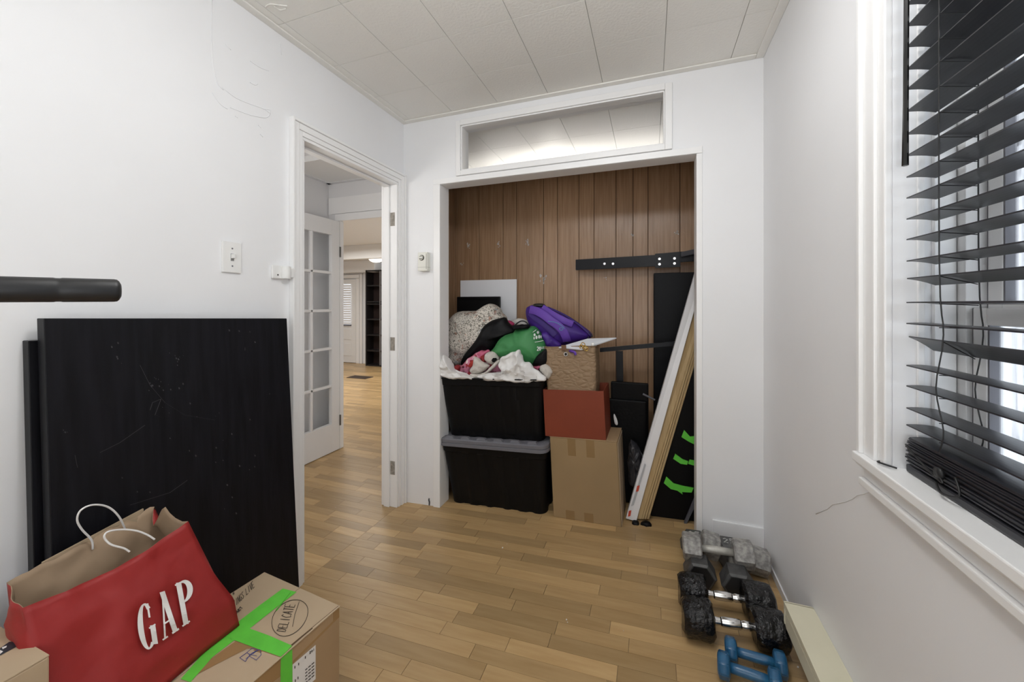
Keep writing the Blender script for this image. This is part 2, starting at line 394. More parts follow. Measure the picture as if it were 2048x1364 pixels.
# transom window
bm = boxes([(GX0-.03, GX0, YB-.014, YB+.05, GZ0-.03, GZ1+.03), (GX1, GX1+.034, YB-.014, YB+.05, GZ0-.03, GZ1+.03), (GX0, GX1, YB-.014, YB+.05, GZ1, GZ1+.034), (GX0, GX1, YB-.014, YB+.05, GZ0-.03, GZ0),
    (GX0, GX0+.008, YB-.004, YB+.05, GZ0, GZ1), (GX1-.008, GX1, YB-.004, YB+.05, GZ0, GZ1), (GX0, GX1, YB-.004, YB+.05, GZ1-.008, GZ1), (GX0, GX1, YB-.004, YB+.05, GZ0, GZ0+.008)], bev=.003)
tw = struct('window_2', bm, TRIM)
obj('pane', B(GX0, GX1, YB+.015, YB+.019, GZ0, GZ1), mat('transom_glass', (.9, .89, .86), .02, trans=1, ior=1.05, alpha=.22), tw)
# baseboard block in the right back corner and caulk
struct('baseboard_back', boxes([(.285, XR, YB-.010, YB, .085, .225)], bev=.003), WALL)
struct('baseboard_right', boxes([(XR-.006, XR, 1.53, YB, .09, .13)], bev=.002), WALL)

# door casing, left wall (stepped moulding on three sides) and jamb
def casing_left(bm, ya, yb, side):
    # three strips growing outwards
    pass
bm = bmesh.new(); x = XL
for (o0, o1, t) in ((0, .022, .012), (.022, .05, .018), (.05, .062, .026)):
    box(bm, x, x+t, DY0-o1, DY0-o0, -.0, DZ+o1, bev=.003)
    box(bm, x, x+t, DY1+o0, DY1+o1, -.0, DZ+o1, bev=.003)
    box(bm, x, x+t, DY0-o0, DY1+o0, DZ+o0, DZ+o1, bev=.003)
tr4 = struct('trim_4', bm, TRIM)
bm = boxes([(-1.60, XL+.006, DY0+.0003, DY0+.014, 0, DZ-.0145), (-1.60, XL+.006, DY1-.014, DY1-.0003, 0, DZ-.0145), (-1.60, XL+.006, DY0+.0003, DY1-.0003, DZ-.014, DZ-.0003),
            (-1.575, -1.535, DY0+.0143, DY0+.024, 0, DZ-.026), (-1.575, -1.535, DY1-.026, DY1-.0143, 0, DZ-.026), (-1.575, -1.535, DY0+.0145, DY1-.0145, DZ-.0258, DZ-.0148)], bev=.002)
jb = struct('trim_5', bm, TRIM)
for z in (1.80, 1.02, .245):
    obj('hinge_mortise', B(-1.532, -1.499, DY1-.0155, DY1-.0135, z-.042, z+.042, bev=.0005), mat('bare_mortise', (.36, .33, .29), .9, var=.4, vscale=60), jb)
# hall walls and ceiling
HZ = 2.385; EX0, EX1, EZ = -2.572, -1.80, 2.01; EY = 2.68
struct('wall_hall', boxes([(-2.8, -2.70, .3, EY+.1, 0, HZ), (-2.8, -1.59, .2, .3, 0, HZ), (-2.70, EX0, EY, EY+.03, 0, HZ), (EX1, -1.59, EY, EY+.03, 0, HZ), (EX0, EX1, EY, EY+.03, EZ, HZ)]), HALLW)
struct('trim_6', boxes([(-2.8, -1.59, .2, EY+.1, HZ, HZ+.05), (-2.70, -2.66, .3, EY, HZ-.05, HZ), (-2.70, -1.59, EY-.04, EY, HZ-.05, HZ), (-2.66, -2.63, .3, EY-.04, HZ-.025, HZ), (-2.66, -1.59, EY-.07, EY-.04, HZ-.025, HZ)], bev=.003), HALLW)
struct('trim_7', boxes([(EX0-.045, EX0+.012, EY-.016, EY-.0003, 0, EZ-.012), (EX0+.0005, EX0+.010, EY, EY+.03, 0, EZ-.012), (EX0-.045, EX1+.06, EY-.016, EY-.0003, EZ-.011, EZ+.05), (EX0-.12, EX1+.1, EY-.012, EY-.0003, EZ+.055, EZ+.20), (EX1-.01, EX1+.06, EY-.016, EY-.0003, 0, EZ-.012)], bev=.003), TRIM)
# french door, folded back against the hall wall: ten panes in view
fd = thing('door_1', 'open white french door with ten glass panes folded against the hall wall', 'door', Matrix.Translation((-2.555, 2.655, .005))); fd['kind'] = 'structure'
dl, dh = .78, 1.985; st, tr_, br = .085, .13, .24; th = .035
bm = boxes([(-th, 0, -st, 0, 0, dh), (-th, 0, -dl, -dl+st, 0, dh), (-th, 0, -dl+st, -st, dh-tr_, dh), (-th, 0, -dl+st, -st, 0, br)], bev=.002)
iw = dl-2*st; ih = dh-tr_-br
cols, rows = 3, 5
for c in range(1, cols): box(bm, -th+.006, -.004, -st-iw*c/cols-.011, -st-iw*c/cols+.011, br, dh-tr_, bev=.004)
for r in range(1, rows): box(bm, -th+.006, -.004, -dl+st, -st, br+ih*r/rows-.011, br+ih*r/rows+.011, bev=.004)
obj('door_frame', bm, mat('door_white', (.78, .78, .78), .35), fd)
for c in range(cols):
    for r in range(rows):
        obj('pane', B(-.02, -.016, -st-iw*(c+1)/cols+.011, -st-iw*c/cols-.011, br+ih*r/rows+.011, br+ih*(r+1)/rows-.011), GLASS, fd)
for z in (1.72, .25): obj('hinge', B(-.006, .008, -.002, .01, z-.045, z+.045), mat('old_hinge', (.15, .14, .13), .5, .6), fd)
bm = bmesh.new(); tube(bm, [(.0, -.70, .93), (.03, -.70, .93), (.04, -.70, .90), (.035, -.70, .86)], .006, 8); obj('handle', bm, BLKMET, fd, smooth=True)
# far room
FY = 6.66
struct('wall_far', boxes([(-8.6, -1.5, FY, FY+.1, 0, 2.4), (-8.6, -8.5, -.2, FY, 0, 2.4), (-8.6, -2.8, 2.2, 2.3, 0, 2.4), (-8.6, -2.7, EY+.1, EY+.102, 0, 0.001)]), WALL)
struct('ceiling_far', boxes([(-8.6, -1.5, 2.2, 5.718, 2.34, 2.4), (-8.6, -1.5, 5.72, 6.66, 2.17, 2.4), (-8.6, -1.5, 5.62, 5.718, 2.09, 2.338)]), mat('far_ceiling_paint', (.80, .80, .79), .6))
struct('trim_8', boxes([(-8.5, -5.3, FY-.22, FY, 1.93, 2.169)], bev=.003), TRIM)
struct('baseboard_far', boxes([(-5.75, -1.6, FY-.012, FY, 0, .1)], bev=.003), TRIM)
fx1 = -5.93
d2 = thing('door_2', 'distant white panelled door with a blind over its window', 'door', Matrix.Translation((fx1, FY-.01, 0))); d2['kind'] = 'structure'
obj('door_panel', boxes([(-.8, 0, -.03, 0, 0.01, 1.80)], bev=.003), mat('door_white', (.78, .78, .78), .35), d2)
obj('door_casing', boxes([(0.01, .09, -.035, 0, 0, 1.82), (-.9, .09, -.035, 0, 1.822, 1.90), (.10, .16, -.03, 0, 0, 1.92)], bev=.004), TRIM, d2)
obj('raised_panel', boxes([(-.62, -.12, -.04, -.03, .15, .42), (-.62, -.12, -.04, -.03, .50, .74)], bev=.006), mat('door_white', (.78, .78, .78), .35), d2)
obj('window_glass', B(-.68, -.13, -.036, -.03, .80, 1.70), mat('lit_glass', (.8, .82, .85), .1, emit=(.9, .95, 1, .55)), d2)
bm = bmesh.new()
for k in range(17): box(bm, -.68, -.12, -.058, -.044, .84+k*.05, .84+k*.05+.038, M=None)
obj('blind', bm, mat('pale_blind', (.85, .85, .86), .6), d2)['kind'] = 'stuff'
obj('bottom_rail', B(-.69, -.11, -.065, -.04, .80, .83), GREYPL, d2)
# bookcase
bcx = U(733, 700, y=6.45).x
bc = thing('bookcase', 'tall black open bookcase standing by the distant door', 'bookcase', Matrix.Translation((bcx, 6.42, 0)))
DKW = mat('dark_bookcase', (.012, .010, .010), .4); bwd = .36
obj('side_panel', B(0, .03, 0, .22, 0, 1.965), DKW, bc); obj('side_panel', B(2*bwd-.03, 2*bwd, 0, .22, 0, 1.965), DKW, bc)
obj('divider', B(bwd-.012, bwd+.012, 0, .22, 0.03, 1.94), mat('grey_divider', (.16, .15, .15), .5), bc)
obj('back_panel', B(0.03, 2*bwd-.03, .21, .22, 0, 1.96), mat('bookcase_back', (.02, .010, .008), .5), bc)
for z in (0, .30, .62, .94, 1.255, 1.30, 1.63, 1.935): obj('shelf', B(.03, 2*bwd-.03, 0.004, .21, z, z+.028), DKW, bc)
# far ceiling light
p = U(752, 521, y=6.2)
fl_ = thing('ceiling_light', 'glowing round dome light on the distant ceiling above the bookcase', 'lamp', Matrix.Translation((p.x, 6.2, 2.17)))
bm = bmesh.new(); lathe(bm, [(.15, -.015), (.15, 0)], 24); obj('base_ring', bm, mat('light_base', (.5, .48, .45), .4), fl_)
bm = bmesh.new(); lathe(bm, [(.02, -.085), (.07, -.078), (.11, -.058), (.135, -.03), (.135, -.015)], 24); obj('glass_dome', bm, mat('dome_glow', (1, .95, .85), .5, emit=(1, .94, .82, 2.2)), fl_, smooth=True)
# floor vent
vq = [U(a, b, z=.004) for a, b in ((693, 755), (708, 751.5), (746, 753), (733, 758))]
cx = sum((q for q in vq), Vector())/4
fv = thing('floor_vent', 'small dark metal vent set in the distant floor', 'vent', Matrix.Translation((cx.x, cx.y, 0)))
obj('vent_frame', boxes([(-.20, .20, -.10, -.09, 0, .008), (-.20, .20, .09, .10, 0, .008), (-.20, -.19, -.09, .09, 0, .008), (.19, .20, -.09, .09, 0, .008), (-.19, .19, -.09, .09, 0, .003)]), mat('vent_brown', (.07, .05, .04), .5), fv)
bm = bmesh.new()
for k in range(8): box(bm, -.19, .19, -.085+k*.022, -.075+k*.022, .003, .008)
obj('louvre', bm, mat('vent_brown', (.07, .05, .04), .5), fv)['kind'] = 'stuff'

# wall damage: ridges of old plaster on the left wall, a crack under the sill
bm = bmesh.new(); X = XL+.0005
for L in ([(424, 0), (423, 60), (425, 120), (434, 165), (447, 180)], [(450, 88), (462, 100)], [(500, 122), (520, 135), (538, 142)], [(424, 185), (440, 208), (455, 218)], [(470, 232), (476, 236)], [(500, 165), (510, 170), (516, 168)],
          [(445, 175), (470, 195), (500, 208), (528, 218), (541, 228)], [(516, 250), (522, 256)], [(520, 268), (526, 274)], [(530, 236), (538, 232), (540, 220), (526, 218)], [(460, 215), (500, 230), (530, 236)], [(560, 88), (563, 110)]):
    tube(bm, smoothpts([U(a, b, x=X) for a, b in L], 3), .0012, 5)
obj('plaster_ridge', bm, WALL, wl, smooth=True)
bm = bmesh.new(); tube(bm, [U(a, b, x=XR-.0005) for a, b in ((1632, 1028), (1655, 1018), (1665, 1009), (1690, 1004), (1705, 998), (1715, 990), (1728, 988), (1742, 982))], .0012, 5)
obj('plaster_crack', bm, WALL, bpy.data.objects['wall_right'], smooth=True)
bm = bmesh.new(); tube(bm, smoothpts([Vector(p) for p in ((-1.30, YB-.001, .055), (-1.302, YB-.002, .045), (-1.298, YB-.002, .03), (-1.30, YB-.001, .012))], 3), .004, 6); obj('paint_chip', bm, mat('dark_chip', (.05, .05, .06), .8), wb)
# skim of filler where ceiling and left wall meet, top left of the view
bm = bmesh.new()
for L in ([(548, 12), (560, 20), (572, 17)], [(530, 14), (540, 8), (556, 10)], [(556, 10), (575, 12)]): tube(bm, smoothpts([U(a, b, z=H-.001) for a, b in L], 3), .003, 5)
obj('filler_ridge', bm, TILE, ceil, smooth=True)

# ================================================================ WINDOW
bm = bmesh.new()
cw = .092
for (o0, o1, t) in ((0, .03, .014), (.03, cw-.015, .020), (cw-.015, cw, .028)):
    box(bm, XR-t, XR, WY1+o0, WY1+o1, WZ0-.0, WZ1+o1, bev=.003)
    box(bm, XR-t, XR, WY0-o1, WY0-o0, WZ0-.0, WZ1+o1, bev=.003)
    box(bm, XR-t, XR, WY0-o0, WY1+o0, WZ1+o0, WZ1+o1, bev=.003)
struct('trim_9', bm, TRIM)
# stool and apron
struct('trim_10', boxes([(XR-.035, XR+.16, WY0-.1, WY1+.095, WZ0-.022, WZ0), (XR-.028, XR-.0, WY0-.1, WY1+.095, WZ0-.03, WZ0-.022), (XR-.012, XR, WY0-.1, WY1+.095, .85, WZ0-.03), (XR-.022, XR, WY0-.1, WY1+.095, .832, .85)], bev=.003), TRIM)
win = struct('window_1', boxes(frx(.602, .66, WY0, WY1, WZ0, WZ1, .03)+[(.54, .552, WY1-.006, WY1, WZ0, WZ1), (.565, .60, WY1-.010, WY1, WZ0, WZ1)], bev=.002), TRIM)
sashy0, sashy1 = WY0+.035, WY1-.035
for nm, x0, z0, z1 in (('lower_sash', .61, WZ0+.03, 1.262), ('upper_sash', .632, 1.24, WZ1-.03)):
    s = obj(nm, boxes(frx(x0, x0+.02, sashy0, sashy1, z0, z1, .033), bev=.002), TRIM, win)
    obj('gasket', boxes([(x0+.002, x0+.018, sashy1-.037, sashy1-.033, z0+.033, z1-.033), (x0+.002, x0+.018, sashy1+.0003, sashy1+.0045, z0, z1)]), GREYPL, s)
    obj('pane', B(x0+.008, x0+.012, sashy0+.03, sashy1-.03, z0+.02, z1-.02), GLASS, s)
# neighbour's white ribbed siding outside
SID = mat('white_siding', (.82, .83, .85), .6)
struct('ground', B(XR+.16, 12, -8, 12, -.75, -.65), mat('pale_ground', (.25, .25, .26), .8))
nb = struct('wall_neighbour', B(1.62, 1.72, -1.5, 5.5, -1, 2.2), SID)
for k in range(24):
    y = 0.4+k*.17
    obj('panel', boxes([(1.60, 1.62, y, y+.12, -1, 2.2), (1.585, 1.60, y+.03, y+.06, -1, 2.2)], bev=.003), mat('siding_panel', (.86, .86, .88), .55, rnd=.12, vscale=2, var=.04), nb)
obj('siding_ledge', B(1.52, 1.60, .2, 4.6, .55, .62), SID, nb)

# blind
bl = thing('window_blind', 'black horizontal slatted blind half gathered over the window sill', 'blind', Matrix.Translation((.541, WY1-.014, WZ0)))
SLAT = mat('black_slat', (.020, .021, .026), .33)
blen = 1.17; sw = .049
def slat_mesh(drop=0):
    bm = bmesh.new(); n = 6
    for L0 in (0,):
        rowsv = []
        for y, dz in ((0, 0), (-blen*.5, -drop), (-blen, 0)):
            top = [bm.verts.new((-sw/2+sw*i/n, y, .0018*(1-(2*i/n-1)**2)+.0013+dz)) for i in range(n+1)]
            bot = [bm.verts.new((-sw/2+sw*i/n, y, .0018*(1-(2*i/n-1)**2)-.0013+dz)) for i in range(n, -1, -1)]
            rowsv.append(top+bot)
    for a, b in zip(rowsv, rowsv[1:]):
        m = len(a)
        for i in range(m): bm.faces.new([a[i], a[(i+1) % m], b[(i+1) % m], b[i]])
    bm.faces.new(rowsv[0]); bm.faces.new(rowsv[-1][::-1])
    bmesh.ops.recalc_face_normals(bm, faces=bm.faces)
    me = bpy.data.meshes.new('slat'); bm.to_mesh(me); bm.free(); me.materials.append(SLAT); return me
SM, SM2 = slat_mesh(), slat_mesh(.012)
tipv = [8, 51, 93, 138, 178, 222, 268, 311, 354, 396, 438, 479, 522, 557, 605, 647, 673, 731, 772, 816, 850]
tilt = [15, 14, 13, 13, 12, 11, 10, 8, 7, 7, 7, 8, 9, 17, 3, 1, 34, 1, 0, 0, 0]
def tipz(v): return U(1818, v, y=WY1-.014).z
zs = []
for v, t in zip(tipv, tilt):
    zt = tipz(v); zs.append((zt-math.sin(math.radians(t))*sw/2-WZ0, t))
z = zs[0][0]
for k in range(1, 5): zs.append((zs[0][0]+k*.046, 15))
for zc, t in zs:
    o = bpy.data.objects.new('slat', SM); C.objects.link(o); o.parent = bl; o.location = (0, 0, zc); o.rotation_euler = (0, math.radians(t), 0)
random.seed(3)
for k in range(13):
    o = bpy.data.objects.new('slat', SM); C.objects.link(o); o.parent = bl; o.location = (random.uniform(-.003, .003), random.uniform(-.006, 0), .024+k*.0042); o.rotation_euler = (0, math.radians(random.uniform(-2, 3)), 0)
obj('bottom_rail', B(-.026, .026, -blen, 0, .001, .018, bev=.004), SLAT, bl)
obj('head_rail', B(-.028, .028, -blen, 0, 1.16, 1.205, bev=.003), SLAT, bl)
for yy in (-.105, -.60):
    for s in (-1, 1):
        bm = bmesh.new(); pts = []
        random.seed(int(yy*-100)+s)
        pts = [(s*.0275, yy, 1.17), (s*.0275, yy, .45), (s*.0275+.004, yy-.004, .30), (s*.0275-.003, yy+.003, .20), (s*.0275+.003, yy-.006, .12), (s*.0275, yy, .078)]
        tube(bm, smoothpts(pts, 4), .0011, 6); obj('ladder_cord', bm, RUBBER, bl)
    bm = bmesh.new()
    for zc, t in zs:
        a = math.radians(t); c, sn = math.cos(a)*.0275, math.sin(a)*.0275
        tube(bm, [(-c, yy, zc-.003+sn), (c, yy, zc-.003-sn)], .0009, 5)
    obj('ladder_rung', bm, RUBBER, bl)['kind'] = 'stuff'
bm = bmesh.new(); tube(bm, [(-.034, -.022, 1.17), (-.036, -.022, .78), (-.037, -.022, .648)], [.0042, .0045, .0055], 6); obj('tilt_wand', bm, mat('wand_black', (.01, .01, .01), .15), bl)
bm = bmesh.new()
for L in ([(-.04, .0, .004), (-.055, .01, .006), (-.06, .03, .004), (-.045, .035, .005)], [(-.03, -.01, .06), (-.035, -.05, .05), (-.033, -.09, .035), (-.036, -.13, .03), (-.032, -.10, .045)], [(-.03, -.10, .02), (-.037, -.13, .01), (-.036, -.17, .025), (-.03, -.15, .05)]):
    tube(bm, smoothpts(L, 5), .002, 6)
lathe(bm, [(.011, -.003), (.011, .003)], 12, Matrix.Translation((-.033, -.115, .042)) @ Matrix.Rotation(PI/2, 4, 'Y'))
obj('lift_cord', bm, RUBBER, bl, smooth=True)

# ================================================================ SMALL WALL FITTINGS
sw_ = thing('light_switch', 'white toggle light switch plate on the left wall', 'switch', Matrix.Translation((XL, 1.008, 1.446)))
obj('plate', B(0, .008, -.035, .035, -.058, .058, bev=.0025), WHITEPL, sw_)
obj('toggle', B(.006, .020, -.005, .005, -.004, .012, bev=.0015), WHITEPL, sw_)
obj('toggle_slot', B(.0078, .0086, -.006, .006, -.014, .014), mat('switch_slot', (.3, .3, .3), .6), sw_)
for z in (-.033, .033):
    bm = bmesh.new(); lathe(bm, [(.003, 0), (.003, .0012)], 10, Matrix.Translation((.008, 0, z)) @ Matrix.Rotation(PI/2, 4, 'Y')); obj('screw', bm, GREYPL, sw_)
wbk = thing('wall_bracket', 'small white plastic bracket on the wall beside the door casing', 'bracket', Matrix.Translation((XL, 1.215, 1.405)))
obj('back_plate', B(0, .012, -.045, .02, -.028, .028, bev=.004), WHITEPL, wbk)
bm = bmesh.new(); lathe(bm, [(.018, -.026), (.020, 0), (.018, .026)], 14, Matrix.Translation((.018, .012, 0))); obj('hook', bm, WHITEPL, wbk, smooth='auto')
obj('tab', B(.004, .03, .025, .045, -.02, .02, bev=.004), WHITEPL, wbk)
bm = bmesh.new(); lathe(bm, [(.003, 0), (.003, .002)], 8, Matrix.Translation((.012, -.022, -.012)) @ Matrix.Rotation(PI/2, 4, 'Y')); obj('screw_hole', bm, INK, wbk)
ths = thing('thermostat', 'cream dial thermostat on the narrow wall left of the closet', 'thermostat', Matrix.Translation((-1.327, YB, 1.533)))
obj('body', B(-.034, .034, -.035, 0, -.058, .058, bev=.003), mat('thermostat_cream', (.72, .72, .66), .4), ths)
bm = bmesh.new(); lathe(bm, [(.018, 0), (.018, .002), (.015, .006), (.012, .006)], 18, Matrix.Translation((-.006, -.035, .024)) @ Matrix.Rotation(PI/2, 4, 'X')); obj('dial', bm, mat('dial_dark', (.10, .10, .085), .3, .5), ths)
obj('dial_ridge', B(-.019, .007, -.046, -.041, .0215, .0265, M=None), WHITEPL, ths)
obj('side_slot', B(.026, .028, -.0355, -.034, -.048, .05), INK, ths)
obj('base_band', B(-.0345, .0345, -.0355, -.0, -.036, -.034), mat('band_grey', (.4, .4, .35), .5), ths)
# baseboard heater
hz0, hz1 = .205, .284
ht = thing('baseboard_heater', 'cream metal baseboard heater along the right wall under the window', 'heater', Matrix.Translation((XR, 1.505, hz0)))
obj('top_cover', B(-.082, 0, -2.0, 0, .060, .079, bev=.002), CREAM, ht)
obj('front_panel', B(-.080, -.074, -2.0, 0, 0, .052, bev=.002), CREAM, ht)
obj('end_cap', B(-.082, 0, -.006, .004, -.0, .079, bev=.002), CREAM, ht)
obj('heating_element', B(-.07, -.005, -1.98, -.01, .004, .055), mat('heater_dark', (.03, .03, .03), .7), ht)
obj('back_plate', B(-.004, 0, -2.0, 0, -.08, .06), CREAM, ht)

# ================================================================ LEFT FOREGROUND
def slab4(ft, fb, y0, y1, zt0, zt1, th):
    bm = bmesh.new()
    hexa(bm, [(fb, y0, 0.0), (fb, y1, 0.0), (fb-th, y1, 0.0), (fb-th, y0, 0.0), (ft, y0, zt0), (ft, y1, zt1), (ft-th, y1, zt1), (ft-th, y0, zt0)])
    bmesh.ops.bevel(bm, geom=bm.edges[:], offset=.0015, segments=1, affect='EDGES')
    return bm
bt = slab4(-1.42, -1.345, .507, 1.188, 1.234, 1.21, .034); bbv = bvh_of(bt)
b1 = obj('wooden_board', bt, BOARD, M=Matrix.Translation((-1.38, .85, 0)), world=True); tag(b1, 'front black stained wooden board leaning against the left wall', 'board')
random.seed(11); polys = []
for (cx, cy, n_, s) in ((320, 768, 16, 14), (350, 715, 8, 9), (230, 700, 6, 22), (130, 862, 4, 4), (400, 860, 10, 90), (470, 930, 14, 50), (300, 1000, 8, 80), (500, 660, 8, 30)):
    for _ in range(n_):
        a, b = random.gauss(cx, s), random.gauss(cy, s*.8); r = random.uniform(.5, 1.9)
        if 95 < a < 565 and 650 < b < 1100: polys.append([(a-r, b-r), (a+r*.6, b-r*.8), (a+r, b+r), (a-r*.5, b+r*1.2)])
for L in ([(280, 730), (300, 770), (330, 805), (370, 830), (430, 840)], [(300, 820), (305, 805), (322, 798), (310, 830), (325, 835)], [(200, 905), (240, 885), (290, 850)], [(260, 1010), (340, 985), (375, 960)], [(490, 695), (490, 701)], [(150, 910), (155, 935)]):
    for p_, q_ in zip(L, L[1:]): polys.append([(p_[0]-.5, p_[1]), (q_[0]-.5, q_[1]), (q_[0]+.5, q_[1]+.4), (p_[0]+.5, p_[1]+.4)])
decal(polys, bbv, SCRATCH, 'scratch', b1, .0006)['kind'] = 'stuff'
b2 = obj('wooden_board', slab4(-1.457, -1.40, .494, 1.10, 1.178, 1.16, .029), BOARD, M=Matrix.Translation((-1.43, .8, 0)), world=True); tag(b2, 'second black board behind, its thin edge showing left of the front board', 'board')
# exercise bar entering at the left edge of the view
hb = thing('exercise_bar_stand', 'black rubber gripped handlebar poking in at the left edge above the board', 'exercise machine', Matrix.Translation((-.74, .10, 0)))
e0 = U(236, 580, z=1.27+.55*28/769) ; e0 = EYEP+ray(234, 581)*.545; e1 = EYEP+ray(0, 578.5)*.468
dr = (e1-e0).normalized(); far = e0+dr*.27
bm = bmesh.new(); tube(bm, [e0-dr*.004, e0-dr*.002, e0, e0+dr*.003, e0+dr*.05, e0+dr*.052, e0+dr*.056, e0+dr*.058, e0+dr*.10, far], [.009, .0135, .0155, .016, .016, .0155, .0155, .016, .016, .016], 24)
obj('grip', bm, RUBBER, hb, world=True, smooth=True)
bm = bmesh.new(); tube(bm, smoothpts([far-dr*.02, far+dr*.04, far+dr*.08+Vector((0, 0, -.03)), Vector((far.x-.01, far.y-.11, 1.15)), Vector((far.x-.01, far.y-.11, .03))], 5), .0135, 14); obj('upright', bm, BLKMET, hb, world=True, smooth=True)
obj('foot', B(far.x-.04, far.x+.02, far.y-.45, far.y+.0, 0.0, .035, bev=.006), BLKMET, hb, world=True)

# --- taped cardboard box
ZT = .35
c_B = U(679, 1211, z=ZT); c_C = U(503, 1364, z=ZT); c_A = U(510, 1157, z=ZT)
u = (c_C-c_B).normalized(); wdir = Vector((u.y, -u.x, 0)); wdir = wdir if wdir.x < 0 else -wdir
c_D = c_A; wid = (c_A-c_B).length; dep = .50
Mb = Matrix.Translation((c_B.x, c_B.y, 0)) @ Matrix(((-wdir.x, -u.x, 0, 0), (-wdir.y, -u.y, 0, 0), (0, 0, 1, 0), (0, 0, 0, 1)))
bx = thing('cardboard_box', 'cardboard box sealed with bright green tape beside the red bag', 'box', Mb)
obj('carton', B(-wid, 0, -dep, 0, 0.012, ZT-.003, bev=.003), CARD, bx)
topz = ZT-.003
obj('top_flap', B(-wid/2+.001, 0.003, -dep, 0, topz, topz+.003, bev=.001), CARDL, bx); obj('top_flap', B(-wid-.001, -wid/2-.001, -dep, 0, topz, topz+.003, bev=.001), CARDL, bx)
bb = B(-wid, .0, -dep, 0, 0, ZT+.0002); bb.transform(Mb); xv = bvh_of(bb); bb.free()
def q2(*p): return [[(a/8.0, b/8.0) for a, b in p]]
# tape: seam strip, cross strip down the right face (px outlines)
def z8(L): return [(340+a/5.589, 1120+b/5.589) for a, b in L]
decal([z8([(1260, 318), (1415, 357), (1150, 560), (1010, 500)]), z8([(1010, 500), (1150, 560), (890, 765), (735, 710)])], xv, GTAPE, 'green_tape', bx, .0012)
decal([z8([(735, 710), (890, 765), (860, 800), (720, 900), (620, 855)]), z8([(620, 850), (720, 895), (480, 1080), (380, 1030)]), z8([(480, 1080), (380, 1030), (120, 1330), (230, 1364)])], xv, GTAPE, 'green_tape', bx, .0011)
decal([z8([(720, 895), (890, 765), (1110, 845), (960, 985)]), z8([(1110, 845), (960, 985), (1236, 1080), (1300, 1020), (1362, 955)])], xv, GTAPE, 'green_tape', bx, .0017)
decal([z8([(1240, 1078), (1366, 962), (1368, 1170), (1236, 1250)]), z8([(1236, 1250), (1368, 1170), (1368, 1390), (1236, 1390)])], xv, GTAPE, 'green_tape', bx, .0014)
decal([z8([(1180, 560), (1345, 360), (1350, 366), (1190, 570)])], xv, mat('tape_crease', (.07, .40, .03), .6), 'tape_crease', bx, .0014)
decal([z8([(735, 905), (960, 985), (860, 990), (200, 1330), (170, 1310)]), z8([(960, 985), (1236, 1082), (1215, 1115), (930, 1010)])], xv, BTAPE, 'parcel_tape', bx, .0009)
decal([z8([(1372, 945), (1892, 535), (1892, 640), (1372, 1160)]), z8([(920, 1364), (1236, 1090), (1236, 1300), (1080, 1420)])], xv, BTAPE, 'parcel_tape', bx, .0006)
decal([z8([(1350, 948), (1880, 512), (1890, 520), (1366, 958)])], xv, CARDD, 'flap_gap', bx, .0007)
decal([z8([(1370, 1170), (1628, 948), (1628, 1330), (1590, 1364), (1370, 1420)])], xv, WHITEP, 'shipping_label', bx, .001)
lab = []
for k in range(5):
    y0 = 1238+k*36; x0 = 1512
    for w0, w1 in ((0, .24), (.34, .62), (.70, 1.0)):
        xa, xb = x0+w0*100, x0+w1*100; lab.append(z8([(xa, y0-w0*88), (xb, y0-w1*88), (xb, y0-w1*88-13), (xa, y0-w0*88-13)]))
lab += strokes(words('204'), [(340+1560/5.589, 1120+1050/5.589), (340+1615/5.589, 1120+1010/5.589), (340+1615/5.589, 1120+985/5.589), (340+1560/5.589, 1120+1025/5.589)], 1)
for a, b in ((1395, 1200), (1437, 1165), (1430, 1320), (1400, 1350), (1512, 1090)): lab.append(z8([(a-4, b-14), (a+6, b-18), (a+6, b+12), (a-4, b+14)]))
decal(lab, xv, INK, 'label_print', bx, .0016)['kind'] = 'stuff'
# hand writing
def y8(a, b): return (340+a/5.589, 1120+b/5.589)
hw = strokes(words('DELICATE'), [y8(1290, 800), y8(1400, 500), y8(1290, 490), y8(1195, 790)], 1.1)
ell = []
for k in range(33):
    t = k/32*2*PI; ell.append((.5+.5*math.cos(t), .5+.5*math.sin(t)))
hw += strokes([ell], [y8(1110, 870), y8(1480, 830), y8(1590, 420), y8(1170, 470)], 1.0)
hw += strokes([[(0, 0), (.3, .5), (1, 1)]], [y8(1370, 745), y8(1400, 740), y8(1445, 465), y8(1400, 465)], 1.0)
hw += strokes(words('THINGS LIVE'), [y8(690, 560), y8(945, 300), y8(925, 235), y8(690, 480)], 1.0) + strokes(words('ART'), [y8(750, 600), y8(820, 530), y8(790, 520), y8(735, 575)], 1.2) + strokes(words('SI'), [y8(705, 390), y8(745, 350), y8(735, 335), y8(700, 370)], .9)
decal(hw, xv, INK, 'handwriting', bx, .0013)['kind'] = 'stuff'
bl_ = strokes([[(0, .3), (.3, 0), (.45, .5), (.3, .7), (0, .3)], [(.45, .4), (.8, .1), (1, .5), (.9, .9), (.5, .6)], [(.3, .7), (.5, 1), (.8, .9), (.6, .6)], [(.3, .2), (.7, .8)], [(.35, .6), (.8, .4)]], [y8(770, 1135), y8(1010, 1130), y8(1030, 985), y8(800, 990)], .9)
decal(bl_, xv, BLUEINK, 'pen_sketch', bx, .0013)['kind'] = 'stuff'

